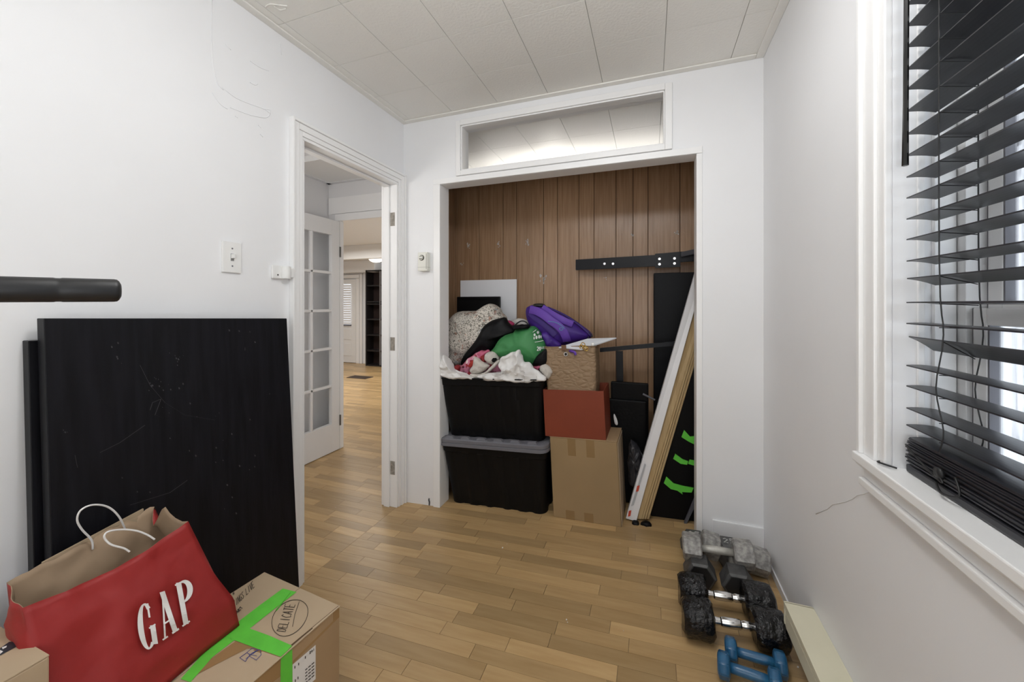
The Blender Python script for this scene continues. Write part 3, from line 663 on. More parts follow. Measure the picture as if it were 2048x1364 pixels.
# --- small carton, bottom left corner
zb = .58
k1 = U(99, 1309, z=zb); k2 = U(41, 1281, z=zb)
sb2 = thing('cardboard_box', 'pale cardboard box in the bottom left corner in front of the red bag', 'box', Matrix.Translation((k1.x, k1.y, 0)))
obj('carton', B(-.36, 0, -.34, 0, 0, zb-.003, bev=.003), CARDL, sb2)
obj('top_flap', B(-.36, -.0, -.34, -.0, zb-.003, zb, bev=.001), CARDL, sb2)
bb = B(-.36, 0, -.34, 0, 0, zb); bb.transform(Matrix.Translation((k1.x, k1.y, 0))); sv = bvh_of(bb); bb.free()
def c3(L): return [(a/11, 1240+b/11) for a, b in L]
decal([c3([(0, 620), (200, 480), (360, 470), (480, 520), (0, 780)])], sv, mat('dark_print_tape', (.02, .025, .035), .35), 'printed_tape', sb2, .001)
decal([c3([(40, 600), (150, 565), (140, 600), (60, 640)]), c3([(0, 660), (70, 690), (0, 750)])], sv, WHITEP, 'tape_print', sb2, .0016)

# --- red paper bag: crumpled loft, kraft inside
random.seed(2)
bot = [Vector((-1.075, .415, .354)), Vector((-1.112, .775, .354)), Vector((-1.25, .76, .354)), Vector((-1.24, .415, .354))]
top = [Vector((-1.195, .398, .655)), Vector((-1.205, .700, .668)), Vector((-1.335, .690, .690)), Vector((-1.315, .415, .665))]
SEG = [26, 12, 26, 12]
bagM = Matrix.Translation((-1.17, .59, .352))
bm = bmesh.new(); NR = 22; rings = []
def bagpt(e, s, t):
    b = bot[e].lerp(bot[(e+1) % 4], s); tp = top[e].lerp(top[(e+1) % 4], s); p = b.lerp(tp, t)
    nrm = [Vector((1, 0, .25)), Vector((0, 1, .1)), Vector((-1, 0, 0)), Vector((0, -1, 0))][e].normalized()
    bul = math.sin(PI*min(1, t*1.15))*math.sin(PI*s)
    amp = (.012*bul)
    q = p*9; fold = (abs(noise.noise(q+Vector((3, 1, 7))))-.2)*.030 + (abs(noise.noise(q*2.6))-.2)*.010
    edge = min(1, s*6, (1-s)*6, t*5)
    if e == 1: amp -= .030*math.sin(PI*s)*min(1, t*1.3)
    if e == 3: amp += .012*math.sin(PI*s)*t      # gussets fold inwards
    p = p+nrm*(amp-fold*edge)
    if e == 0:                                                       # outer lower corner pushed out, as slumped paper
        p = p+Vector((.03, .03, 0))*max(0, s-.75)*3*max(0, 1-abs(t-.25)*2.2)
        p.z -= .02*math.sin(PI*s)*t*t
    return p
for j in range(NR+1):
    t = j/NR; ring = []
    for e in range(4):
        for i in range(SEG[e]):
            s = i/SEG[e]; p = bagpt(e, s, t)
            if t > .8 and e == 2: p.z += .012*noise.noise(Vector((s*9, 0, 0)))*(t-.8)*5
            if t > .85 and e == 1: p.z += (.045*max(0, 1-abs(s-.35)*4) - .03*max(0, 1-abs(s-.75)*5))*(t-.85)/.15
            ring.append(bm.verts.new(p))
    rings.append(ring)
n = len(rings[0])
for a, b in zip(rings, rings[1:]):
    for i in range(n): bm.faces.new([a[i], a[(i+1) % n], b[(i+1) % n], b[i]])
bm.faces.new(rings[0][::-1])
bagbv = bvh_of(bm)
bag = thing('paper_shopping_bag', 'red paper shopping bag with white GAP lettering and white cord handles', 'bag', bagM)
bo = obj('paper', bm, [REDP, KRAFT], bag, world=True, smooth=True)
sm = bo.modifiers.new('inside', 'SOLIDIFY'); sm.thickness = .0012; sm.offset = -1; sm.material_offset = 1; sm.material_offset_rim = 1
# handle patches inside, kraft strip on the far panel
obj('handle_patch', None or (lambda b: (hexa(b, [(-1.322, .47, .60), (-1.330, .665, .61), (-1.327, .665, .61), (-1.319, .47, .60), (-1.327, .47, .672), (-1.339, .665, .697), (-1.335, .665, .697), (-1.323, .47, .672)]), b)[1])(bmesh.new()), mat('kraft_strip', (.42, .32, .21), .7, var=.15, vscale=12, stretch=(1, 1, 8)), bag, world=True)
def cord(L, xs_):
    bm = bmesh.new(); tube(bm, smoothpts([U(a, b, x=x_) for (a, b), x_ in zip(L, xs_)], 6), .0021, 8); obj('cord_handle', bm, mat('white_cord', (.82, .81, .8), .7), bag, world=True, smooth=True)
def z5(L): return [(a/2.926, 960+b/2.926) for a, b in L]
cord(z5([(543, 405), (535, 350), (480, 290), (452, 235), (470, 180), (530, 148), (600, 148), (655, 172), (700, 220), (733, 288)]), [-1.318, -1.315, -1.31, -1.305, -1.30, -1.30, -1.302, -1.306, -1.31, -1.322])
cord(z5([(758, 420), (725, 400), (655, 380), (618, 350), (612, 322), (640, 300), (720, 290), (800, 298), (860, 320), (905, 348)]), [-1.208, -1.21, -1.215, -1.22, -1.22, -1.22, -1.222, -1.22, -1.215, -1.210])
# GAP lettering: tall condensed serif capitals laid on the paper
def arc(cx, cy, rx, ry, a0, a1, n, w0, w1=None, wf=None):
    return [(cx+rx*math.cos(math.radians(a0+(a1-a0)*k/n)), cy+ry*math.sin(math.radians(a0+(a1-a0)*k/n)), (wf((a0+(a1-a0)*k/n)) if wf else w0)) for k in range(n+1)]
gw = lambda a: .35+1.0*abs(math.cos(math.radians(a)))**1.3
def vline(x, a, b, w_, n=14): return [(x, a+(b-a)*k/n, w_) for k in range(n+1)]
G_ = [arc(.14, .5, .10, .47, 48, 300, 40, 1, wf=gw), vline(.235, .05, .43, 1.25), [(.185, .43, .35), (.27, .43, .35)], vline(.205, .66, .93, .45), [(.19, .08, .5), (.225, .12, .7)]]
A_ = [[(.40+.075*k/6, .02+.96*k/6, .42) for k in range(7)], [(.475+.10*k/16, .99-.97*k/16, 1.25) for k in range(17)], [(.425, .32, .35), (.53, .32, .35)], [(.37, .012, .35), (.435, .012, .35)], [(.535, .012, .4), (.625, .012, .4)]]
P_ = [vline(.76, .02, .98, 1.25, 8), arc(.80, .74, .125, .23, 92, -92, 24, 1, wf=gw), [(.71, .012, .35), (.815, .012, .35)], [(.71, .982, .35), (.80, .975, .35)], [(.78, .51, .35), (.81, .51, .35)]]
decal(strokes(G_+A_+P_, [(284, 1310), (400, 1229), (384, 1149), (271, 1216)], 8.6), bagbv, WHITEP, 'lettering', bag, .0028)

# ================================================================ CLOSET CONTENTS
def rrect(hx, hy, r, nc=5, rib=0, ribn=6):
    pts = []
    def side(a, b, nrm, n=28):
        for k in range(n):
            t = k/n; p = a.lerp(b, t); L = (b-a).length; ph = (t*L*ribn) % 1
            h = rib*(1 if .22 < ph < .78 else 0) if .04 < t < .96 else 0
            pts.append(p+nrm*(h-0))
    cs = [(hx-r, -hy+r, -90), (hx-r, hy-r, 0), (-hx+r, hy-r, 90), (-hx+r, -hy+r, 180)]
    nr = [Vector((0, -1)), Vector((1, 0)), Vector((0, 1)), Vector((-1, 0))]
    st = [Vector((-hx+r, -hy)), Vector((hx, -hy+r)), Vector((hx-r, hy)), Vector((-hx, hy-r))]
    en = [Vector((hx-r, -hy)), Vector((hx, hy-r)), Vector((-hx+r, hy)), Vector((-hx, -hy+r))]
    for q in range(4):
        side(st[q], en[q], nr[q]); cx, cy, a0 = cs[q]
        for k in range(nc): a = math.radians(a0+90*k/nc); pts.append(Vector((cx+r*math.cos(a), cy+r*math.sin(a))))
    return pts
def loft(bm, secs, capb=True, capt=True):
    rg = [[bm.verts.new((p.x, p.y, z)) for p in P] for P, z in secs]; n = len(rg[0])
    for a, b in zip(rg, rg[1:]):
        for i in range(n): bm.faces.new([a[i], a[(i+1) % n], b[(i+1) % n], b[i]])
    if capb: bm.faces.new(rg[0][::-1])
    if capt: bm.faces.new(rg[-1])
def tote(name, label, M, h, lidz=None):
    t = thing(name, label, 'storage bin', M, 'black storage totes stacked in the closet')
    bm = bmesh.new(); q = lambda a, b, z: rrect(a, b, .05, rib=.008, ribn=11)
    secs = []
    for k in range(7):
        f = k/6; secs.append((rrect(.308+.024*f, .160+.050*f, .045, rib=-.009, ribn=9.2), f*(h-.05)))
    secs.append((rrect(.337, .216, .05), h-.045)); secs.append((rrect(.341, .220, .05), h-.008)); secs.append((rrect(.350, .229, .05), h-.006)); secs.append((rrect(.350, .229, .05), h)); secs.append((rrect(.334, .213, .045), h)); secs.append((rrect(.305, .16, .045), .03))
    loft(bm, secs, True, True)
    obj('tub', bm, BLACKPL, t, smooth='auto')
    return t
BXc, BYc = -.877, 2.325
tl = tote('storage_bin', 'lower black plastic bin with grey lid on the closet floor', T(BXc, BYc), .385)
bm = bmesh.new(); loft(bm, [(rrect(.352, .232, .055), .378), (rrect(.354, .235, .055), .380), (rrect(.354, .235, .055), .396), (rrect(.350, .231, .055), .398), (rrect(.350, .231, .055), .401), (rrect(.353, .234, .055), .403), (rrect(.353, .234, .055), .420), (rrect(.346, .227, .055), .425), (rrect(.325, .205, .05), .425), (rrect(.322, .202, .05), .419)])
lid = obj('lid', bm, GREYPL, tl, smooth='auto')
for k in range(6):
    x0 = -.30+k*.107; b = [(x0, -.222, .424), (x0+.062, -.222, .424), (x0+.062, -.200, .424), (x0, -.200, .424), (x0+.010, -.219, .438), (x0+.052, -.219, .438), (x0+.052, -.200, .438), (x0+.010, -.200, .438)]
    bm = bmesh.new(); hexa(bm, b); obj('lid_ridge', bm, GREYPL, lid)

tu = tote('storage_bin', 'upper black plastic bin overflowing with clothes and bags', T(BXc+.002, BYc, .425), .372)
# big cardboard box
cb = thing('cardboard_box', 'large brown cardboard box on the closet floor under the orange box', 'box', T(-.333, 2.152, 0, -.03))
obj('carton', B(-.188, .188, 0, .25, 0, .455, bev=.004), mat('box_card', (.33, .225, .115), .75, var=.1, vscale=4, bump=.15, bscale=30), cb)
obj('top_flap', B(-.189, .189, .0, .25, .456, .460, bev=.001), CARD, cb)
for x0 in (-.085, .02):
    obj('parcel_tape', B(x0, x0+.045, -.0007, 0, .36, .455), mat('clear_tape', (.26, .165, .075), .22), cb)
    obj('parcel_tape', B(x0-.03, x0+.02, -.0007, 0, .0, .05), mat('clear_tape', (.26, .165, .075), .22), cb)
obj('side_flap', B(.1885, .192, .01, .24, .0, .45, bev=.001), CARDL, cb)
# orange box
ob = thing('storage_box', 'orange lidless cardboard box holding the quilted bag', 'box', T(-.375, 2.155, .461, -.015))
OR = mat('orange_card', (.215, .040, .016), .55, var=.06); w2, h2, d2_ = .172, .268, .245
obj('front_panel', B(-w2, w2, 0, .004, 0, h2, bev=.001), OR, ob); obj('back_panel', B(-w2, w2, d2_-.004, d2_, 0, h2, bev=.001), OR, ob)
obj('side_panel', B(-w2, -w2+.004, .004, d2_-.004, 0, h2, bev=.001), OR, ob); obj('side_panel', B(w2-.004, w2, .004, d2_-.004, 0, h2, bev=.001), OR, ob)
obj('base_panel', B(-w2+.004, w2-.004, .004, d2_-.004, 0, .004), OR, ob)
# quilted tote bag
def quilt_mat():
    m = mat('quilted_tan', (.27, .18, .105), .6); n = m.node_tree.nodes; l = m.node_tree.links; b = n['Principled BSDF']
    tc = n.new('ShaderNodeTexCoord'); mp = n.new('ShaderNodeMapping'); mp.inputs['Rotation'].default_value = (0, math.radians(40), 0); mp.inputs['Scale'].default_value = (26, 26, 44)
    vo = n.new('ShaderNodeTexVoronoi'); vo.inputs['Scale'].default_value = 1; vo.feature = 'DISTANCE_TO_EDGE'
    l.new(tc.outputs['Object'], mp.inputs[0]); l.new(mp.outputs[0], vo.inputs['Vector'])
    mr = n.new('ShaderNodeMapRange'); mr.inputs[2].default_value = .35; l.new(vo.outputs['Distance'], mr.inputs[0])
    bp = n.new('ShaderNodeBump'); bp.inputs['Distance'].default_value = .006; bp.inputs['Strength'].default_value = .6; l.new(mr.outputs[0], bp.inputs['Height']); l.new(bp.outputs[0], b.inputs['Normal'])
    return m
QB = quilt_mat()
qb = thing('quilted_tote_bag', 'tan quilted tote bag standing in the orange box', 'bag', T(-.388, 2.165, .468, -.015))
bm = bmesh.new()
def qsec(f, ex=0): hx = .112+.037*f+.010*math.sin(PI*f)+ex; return [Vector((p.x, p.y+.09)) for p in rrect(hx, .078+.012*math.sin(PI*f)+ex, .022)]
secs = [(qsec(k/8), .005+.495*k/8) for k in range(9)]+[(qsec(1, .003), .503), (qsec(1, -.002), .506), (qsec(1, -.006), .500), (qsec(.6, -.008), .30)]
loft(bm, secs, True, True)
for v in bm.verts: v.co.z += .012*noise.noise(v.co*6)*max(0, v.co.z-.3)*4
obj('bag_body', bm, QB, qb, smooth='auto')
p = T(-.388, 2.165, .468, -.015)
bm = bmesh.new(); lathe(bm, [(.006, 0), (.012, 0), (.012, .002), (.006, .002)], 18, Matrix.Translation((-.018, .004, .463)) @ Matrix.Rotation(PI/2, 4, 'X')); obj('eyelet', bm, STEEL, qb)
bm = bmesh.new(); lathe(bm, [(.0002, 0), (.0075, 0)], 14, Matrix.Translation((-.018, .001, .463)) @ Matrix.Rotation(PI/2, 4, 'X')); obj('eyelet_hole', bm, INK, qb)
obj('strap', B(-.040, -.012, -.003, .0, .485, .515, bev=.001), mat('brown_strap', (.16, .08, .04), .5), qb)
bm = bmesh.new()
for k in range(4):
    c = Vector((.075+k*.009, .0-.004*k, .505+.012*math.sin(k*1.7))); tube(bm, [c+Vector((.011*math.cos(a), .003*math.sin(3*a+k), .011*math.sin(a))) for a in [2*PI*j/12 for j in range(12)]], .0025, 6, closed=True)
obj('gold_chain', bm, BRASS, qb, smooth=True)
bm = bmesh.new(); tube(bm, smoothpts([(.07, .05, .495), (.09, .06, .515), (.12, .07, .518), (.145, .09, .512), (.15, .10, .49)], 5), .009, 8); obj('handle', bm, mat('brown_strap', (.16, .08, .04), .5), qb, smooth=True)
bm = bmesh.new(); bmesh.ops.create_uvsphere(bm, u_segments=12, v_segments=8, radius=.011); bmesh.ops.translate(bm, verts=bm.verts, vec=(.135, .02, .515)); obj('white_bead', bm, WHITEPL, qb, smooth=True)
# white envelope slab on the bag
def plate(name, label, cat, px_y, th, m):
    P = [U(a, b, y=y) for a, b, y in px_y]; c = sum(P, Vector())/len(P); n_ = (P[1]-P[0]).cross(P[2]-P[0]).normalized()
    if n_.z < 0: n_ = -n_
    bm = bmesh.new(); lo = [bm.verts.new(p-n_*th) for p in P]; hi = [bm.verts.new(p) for p in P]; k = len(P)
    bm.faces.new(lo[::-1]); bm.faces.new(hi)
    for i in range(k): bm.faces.new([lo[i], lo[(i+1) % k], hi[(i+1) % k], hi[i]])
    bmesh.ops.bevel(bm, geom=bm.edges[:], offset=min(.001, th*.3), segments=1, affect='EDGES')
    o = obj(name, bm, m, M=Matrix.Translation(c-n_*th), world=True); return tag(o, label, cat)
plate('book', 'white slim book lying across the top of the quilted bag', 'book', ((1117, 694, 2.165), (1163, 698, 2.16), (1233, 675, 2.27), (1175, 677, 2.26)), .009, mat('white_cover', (.72, .74, .78), .35))
# purple strap bit hanging in front of the book
def fabric(name, col, **k): return mat(name, col, k.pop('rough', .75), bump=k.pop('bump', .25), bscale=k.pop('bscale', 40), **k)
PUR = fabric('purple_nylon', (.060, .018, .235), var=.25, vscale=12, rough=.5); PURL = fabric('light_purple', (.115, .045, .34), rough=.55); PURD = fabric('dark_purple', (.03, .008, .14), rough=.6)
def zz(ox, oy, s, L): return [(ox+a/s, oy+b/s) for a, b in L]
bp_out = zz(1040, 600, 6.82, [(92, 130), (150, 78), (260, 62), (350, 85), (620, 200), (860, 360), (960, 440), (985, 490), (900, 560), (700, 610), (560, 650), (440, 680), (330, 560), (230, 430), (120, 300)])
bpk = thing('backpack', 'purple backpack lying on top of the clothes against the panelling', 'bag', Matrix.Translation((-.45, 2.38, .84)))
bm = pillow(bp_out, 2.38, .11, .09, .006, 9, seed=4); bpbv = bvh_of(bm); obj('bag_body', bm, PUR, bpk, world=True, smooth=True)
def ribbon(L, wpx, bvh, m, name, parent, off=.006, th=.004):
    pts = [hit(bvh, a, b, off) for a, b in L]; pts = [p for p in pts if p is not None]
    if len(pts) < 2: return
    bm = bmesh.new(); rows_ = []
    pts = smoothpts(pts, 4)
    for i, p in enumerate(pts):
        d = (pts[min(i+1, len(pts)-1)]-pts[max(i-1, 0)]).normalized(); vn = (EYEP-p).normalized(); s = d.cross(vn).normalized()*(wpx/769*2.2/2)
        rows_.append([bm.verts.new(p-s), bm.verts.new(p-s*.7+vn*th), bm.verts.new(p+s*.7+vn*th), bm.verts.new(p+s), bm.verts.new(p-vn*.004)])
    for a, b in zip(rows_, rows_[1:]):
        for i in range(5): bm.faces.new([a[i], a[(i+1) % 5], b[(i+1) % 5], b[i]])
    bm.faces.new(rows_[0][::-1]); bm.faces.new(rows_[-1])
    return obj(name, bm, m, parent, world=True, smooth='auto')
ribbon(zz(1040, 600, 6.82, [(130, 130), (220, 150), (330, 210), (430, 290), (520, 350), (590, 430), (630, 520), (640, 570)]), 17, bpbv, PURL, 'shoulder_strap', bpk)
ribbon(zz(1040, 600, 6.82, [(300, 100), (450, 200), (600, 280), (720, 330)]), 14, bpbv, PURL, 'shoulder_strap', bpk)
ribbon(zz(1040, 600, 6.82, [(380, 100), (600, 200), (780, 320), (900, 420), (955, 480)]), 4, bpbv, PURD, 'zipper', bpk)
ribbon(zz(1040, 600, 6.82, [(130, 170), (220, 250), (330, 330), (420, 410), (480, 480)]), 13, bpbv, PURD, 'side_pocket', bpk, .002, .002)
ribbon(zz(1040, 600, 6.82, [(380, 290), (480, 305), (560, 345), (610, 390)]), 1.2, bpbv, mat('teal_trim', (.06, .25, .36), .5), 'piping', bpk, .012, .001)
c_ = hit(bpbv, 1040+562/6.82, 600+395/6.82, .012)
bm = bmesh.new(); n_ = (EYEP-c_).normalized(); e1_ = n_.cross(Vector((0, 0, 1))).normalized(); e2_ = n_.cross(e1_)
tube(bm, [c_+e1_*.010*math.cos(t)+e2_*.008*math.sin(t) for t in [2*PI*k/16 for k in range(16)]], .0018, 6, closed=True); obj('badge', bm, mat('teal_badge', (.06, .25, .36), .5), bpk, world=True)
bm = pillow(zz(1040, 600, 6.82, [(180, 75), (200, 52), (300, 48), (345, 70), (335, 98), (260, 95), (200, 98)]), 2.34, .03, .03, .003, 30, rings=5, k=4); obj('grab_handle', bm, RUBBER, bpk, world=True, smooth=True)
for L in ([(940, 440), (975, 470), (985, 500), (960, 490)], [(935, 500), (925, 525), (940, 530)], [(470, 430), (440, 470), (490, 500), (540, 570), (560, 590)], [(590, 480), (600, 560), (650, 580), (620, 540)]):
    bm = bmesh.new(); tube(bm, smoothpts([U(*q, y=2.29) for q in zz(1040, 600, 6.82, L)], 3), .004, 6)
    obj('buckle', bm, mat('black_buckle', (.012, .01, .02), .3), bpk, world=True, smooth=True)
bm = pillow(zz(1040, 600, 6.82, [(300, 460), (370, 440), (420, 480), (560, 600), (540, 650), (440, 680), (360, 610)]), 2.27, .035, .05, .008, 16, rings=8, k=5, seed=3); obj('front_pocket', bm, PUR, bpk, world=True, smooth=True)
# strap end over the tan bag
bm = bmesh.new(); tube(bm, smoothpts([U(a, b, y=y) for (a, b), y in zip(zz(1040, 600, 6.82, [(650, 690), (700, 700), (745, 715), (755, 750)]), (2.20, 2.165, 2.158, 2.158))], 4), .008, 4)
obj('hanging_strap', bm, PURL, bpk, world=True)

# white board and black panel at the back
P = [U(921, 562, y=2.715), U(1033, 556, y=2.715)]
wbd = obj('foam_board', B(P[0].x, P[1].x, 2.712, 2.728, .25, P[0].z+.004, bev=.002), mat('white_foam_board', (.86, .87, .90), .5), M=Matrix.Translation((P[0].x, 2.72, .25)), world=True)
tag(wbd, 'white foam board leaning on the closet panelling behind the clothes', 'board')
P = [U(914, 596, y=2.66), U(1000, 593, y=2.66)]
bpn = thing('black_tray', 'black rectangular tray standing on edge in front of the white board', 'tray', Matrix.Translation((P[0].x, 2.66, .3)))
obj('tray_panel', B(P[0].x, P[1].x, 2.655, 2.68, .3, P[1].z, bev=.006), BLACKPL, bpn, world=True)
obj('raised_rim', boxes([(P[0].x+.01, P[1].x-.012, 2.649, 2.656, P[1].z-.022, P[1].z-.014), (P[1].x-.024, P[1].x-.016, 2.649, 2.656, .32, P[1].z-.014)], bev=.002), BLACKPL, bpn, world=True)

# patterned sack
def speckle(name, base, cols, scale, thr):
    m = mat(name, base, .85, bump=.4, bscale=50); n = m.node_tree.nodes; l = m.node_tree.links; b = n['Principled BSDF']
    tc = n.new('ShaderNodeTexCoord'); mp = n.new('ShaderNodeMapping'); mp.inputs['Scale'].default_value = (1, 1, 1.0); mp.inputs['Rotation'].default_value = (0, .6, 0); l.new(tc.outputs['Object'], mp.inputs[0]); prev = None
    for i, (c, s, lo) in enumerate(cols):
        nz = n.new('ShaderNodeTexNoise'); nz.inputs['Scale'].default_value = s; nz.inputs['Detail'].default_value = 2; nz.inputs['Distortion'].default_value = 1.5; l.new(mp.outputs[0], nz.inputs['Vector'])
        nz.noise_dimensions = '4D'; nz.inputs['W'].default_value = i*7.3
        mr = n.new('ShaderNodeMapRange'); mr.inputs[1].default_value = lo; mr.inputs[2].default_value = lo+.03; l.new(nz.outputs['Fac'], mr.inputs[0])
        mx = n.new('ShaderNodeMix'); mx.data_type = 'RGBA'; mx.inputs[7].default_value = (*c, 1)
        if prev is None: mx.inputs[6].default_value = (*base, 1)
        else: l.new(prev, mx.inputs[6])
        l.new(mr.outputs[0], mx.inputs[0]); prev = mx.outputs[2]
    l.new(prev, b.inputs['Base Color']); return m
SACK = speckle('script_print_cloth', (.60, .56, .50), [((.45, .26, .2), 18, .60), ((.35, .40, .47), 14, .64), ((.13, .12, .10), 105, .53)], 1, 1)
o = obj('fabric_sack', pillow(zz(870, 600, 8.02, [(190, 900), (188, 700), (210, 480), (260, 340), (400, 200), (600, 185), (740, 150), (830, 85), (920, 72), (1030, 140), (1060, 210), (1140, 290), (1120, 420), (900, 700), (620, 900), (420, 1060), (260, 1060)]), 2.38, .13, .12, .016, 8, seed=1, rings=18), SACK, M=Matrix.Translation((-1.1, 2.38, .83)), world=True, smooth=True)
tag(o, 'cream sack printed with dark script, slumped at the left end of the bin', 'bag')
o = obj('tote_bag', pillow(zz(870, 600, 8.02, [(430, 1040), (440, 960), (520, 830), (700, 590), (800, 420), (920, 330), (1060, 290), (1130, 285), (1180, 370), (1290, 480), (1260, 520), (1060, 620), (930, 800), (800, 820), (600, 930), (470, 1030)]), 2.30, .07, .08, .006, 10, seed=2, rings=14), fabric('black_cloth', (.004, .004, .005), rough=.5, spec=.2), M=Matrix.Translation((-.99, 2.30, .85)), world=True, smooth=True)
tag(o, 'plain black cloth bag between the printed sack and green bag', 'bag')
# green drawstring bag
gb = thing('drawstring_bag', 'green drawstring bag with white print beside the purple backpack', 'bag', Matrix.Translation((-.72, 2.27, .83)))
bm = pillow(zz(950, 640, 10.49, [(350, 690), (440, 560), (520, 430), (640, 330), (820, 270), (880, 200), (960, 190), (1100, 150), (1240, 150), (1330, 230), (1430, 370), (1490, 520), (1530, 700), (1500, 880), (1380, 960), (1200, 990), (1000, 960), (700, 850), (500, 760)]), 2.27, .10, .10, .012, 7, seed=6, rings=18, centre=(950+1000/10.49, 640+560/10.49)); gbv = bvh_of(bm)
obj('bag_body', bm, fabric('green_nylon', (.045, .225, .07), rough=.55, var=.15, vscale=8), gb, world=True, smooth=True)
bm = bmesh.new()
tube(bm, smoothpts([U(*q, y=2.27) for q in zz(950, 640, 10.49, [(800, 160), (870, 80), (960, 25), (1040, 30), (1110, 80), (1130, 110)])], 4), .0045, 6)
obj('drawstring', bm, RUBBER, gb, world=True, smooth=True)
obj('gathered_collar', pillow(zz(950, 640, 10.49, [(800, 200), (800, 120), (900, 100), (1050, 95), (1140, 110), (1120, 180), (1000, 180), (880, 200)]), 2.21, .03, .06, .006, 20, rings=6, k=4), fabric('black_cloth', (.004, .004, .005), rough=.5, spec=.2), gb, world=True, smooth=True)
obj('dark_end_panel', pillow(zz(950, 640, 10.49, [(1230, 940), (1230, 880), (1300, 760), (1420, 650), (1530, 580), (1560, 700), (1540, 880), (1420, 960)]), 2.20, .04, .08, .004, 10, rings=8, k=4), fabric('black_cloth', (.004, .004, .005), rough=.5, spec=.2), gb, world=True, smooth=True)
def zg(L): return zz(950, 640, 10.49, L)
pr = []
for a, b, rx, ry in ((1250, 310, 22, 30), (1290, 365, 22, 38), (1320, 260, 26, 32), (1345, 350, 22, 42), (1385, 350, 14, 36), (1240, 380, 12, 30)):
    pr.append(zg([(a+rx*math.cos(t), b+ry*math.sin(t)) for t in [2*PI*k/8 for k in range(8)]]))
pr += [zg([(1255, 460), (1430, 428), (1432, 438), (1258, 472)]), zg([(1208, 255), (1280, 200), (1290, 208), (1215, 262)])]
pr += strokes(words('20'), [zg([(1305, 640)])[0], zg([(1380, 640)])[0], zg([(1380, 560)])[0], zg([(1305, 560)])[0]], 1.6)
pr += strokes(words('LEAS'), [zg([(1400, 600)])[0], zg([(1500, 600)])[0], zg([(1500, 560)])[0], zg([(1400, 560)])[0]], .9)
decal(pr, gbv, mat('white_ink', (.75, .78, .75), .6), 'printed_logo', gb, .004)
# clothes in the bin
def lump(name, label, L, y, m, df=.05, db=.05, wr=.010, fr=20, seed=0, ox=870, oy=600, s=8.02, cat='clothing', group=None, **k):
    bm = pillow(zz(ox, oy, s, L), y, df, db, wr, fr, seed=seed, **k)
    pts = [v.co for v in bm.verts]; c = sum(pts, Vector())/len(pts); c.z = min(p.z for p in pts)
    o = obj(name, bm, m, M=Matrix.Translation(c), world=True, smooth='auto' if name == 'tissue_sheet' else True); return tag(o, label, cat, group)
KNIT = mat('cream_knit', (.62, .58, .53), .95, var=.2, vscale=60, stretch=(6, 6, .6), bump=.9, bscale=40)
PINK = fabric('pink_cloth', (.55, .13, .22), var=.2); REDC = fabric('red_cloth', (.28, .02, .025), var=.3); DKC = fabric('maroon_cloth', (.03, .01, .016), var=.3)
MIX = speckle('pink_red_print', (.60, .22, .32), [((.30, .02, .03), 16, .52), ((.75, .70, .66), 20, .62), ((.02, .01, .015), 14, .60)], 1, 1)
lump('shirt', 'pink, red and dark patterned garment bunched low in the bin', [(290, 1130), (310, 1060), (440, 1050), (560, 940), (680, 850), (800, 830), (960, 900), (1100, 900), (1070, 1170), (900, 1230), (560, 1250), (400, 1210)], 2.235, MIX, .035, .08, .02, 16, seed=5, rings=14)
lump('pink_cloth', 'small pink cloth poking up beside the cream knit hat', [(690, 860), (740, 810), (790, 830), (850, 795), (870, 830), (800, 880), (770, 940), (720, 930)], 2.20, PINK, .02, .03, .008, 30, seed=8, rings=6, k=4)
lump('red_cloth', 'small red cloth below the pink one', [(740, 900), (790, 890), (815, 960), (800, 1000), (750, 960)], 2.185, REDC, .015, .02, .006, 30, seed=9, rings=6, k=4)
lump('red_sock', 'dark red bundled sock at the left of the clothes', [(290, 1110), (340, 1045), (390, 1060), (370, 1140), (320, 1165)], 2.17, REDC, .02, .03, .006, 30, seed=10, rings=6, k=4)
lump('red_scarf', 'red scarf folded over the cream knit sleeve', [(540, 1050), (620, 960), (700, 990), (640, 1050), (570, 1080)], 2.165, fabric('scarlet', (.36, .03, .02)), .015, .02, .006, 30, seed=12, rings=6, k=4)
hat = thing('knit_hat', 'cream ribbed knit hat with a dark opening', 'clothing', Matrix.Translation((-.97, 2.19, .80)))
bm = pillow(zz(870, 600, 8.02, [(805, 900), (840, 845), (920, 828), (990, 860), (1025, 930), (1010, 980), (940, 1030), (880, 1010), (820, 960)]), 2.19, .045, .05, .004, 30, seed=13, rings=10); hv_ = bvh_of(bm); obj('knit_body', bm, KNIT, hat, world=True, smooth=True)
decal([zz(870, 600, 8.02, [(905, 965), (930, 930), (985, 928), (995, 960), (950, 1000), (920, 995)])], hv_, fabric('black_cloth', (.004, .004, .005), rough=.5, spec=.2), 'opening', hat, .006)
lump('knit_sleeve', 'cream ribbed knit sleeve lying across the front of the bin', [(570, 1120), (620, 1040), (640, 920), (680, 930), (780, 1000), (870, 1050), (830, 1100), (720, 1180), (600, 1170)], 2.165, KNIT, .035, .03, .005, 25, seed=14, rings=10)
lump('knit_cuff', 'narrow cream knit strip curling around below the hat', [(560, 1230), (580, 1180), (700, 1190), (850, 1130), (960, 1010), (1020, 960), (1040, 990), (960, 1080), (860, 1160), (740, 1240), (640, 1265)], 2.15, KNIT, .02, .02, .004, 25, seed=15, rings=8, centre=(870+800/8.02, 600+1185/8.02))
lump('knit_sock', 'white ribbed knit sock at the right rim of the bin', [(1370, 1060), (1380, 960), (1480, 930), (1560, 980), (1620, 1060), (1610, 1130), (1540, 1230), (1440, 1130)], 2.17, KNIT, .03, .03, .004, 25, ox=950, oy=640, s=10.49, seed=16, rings=8)
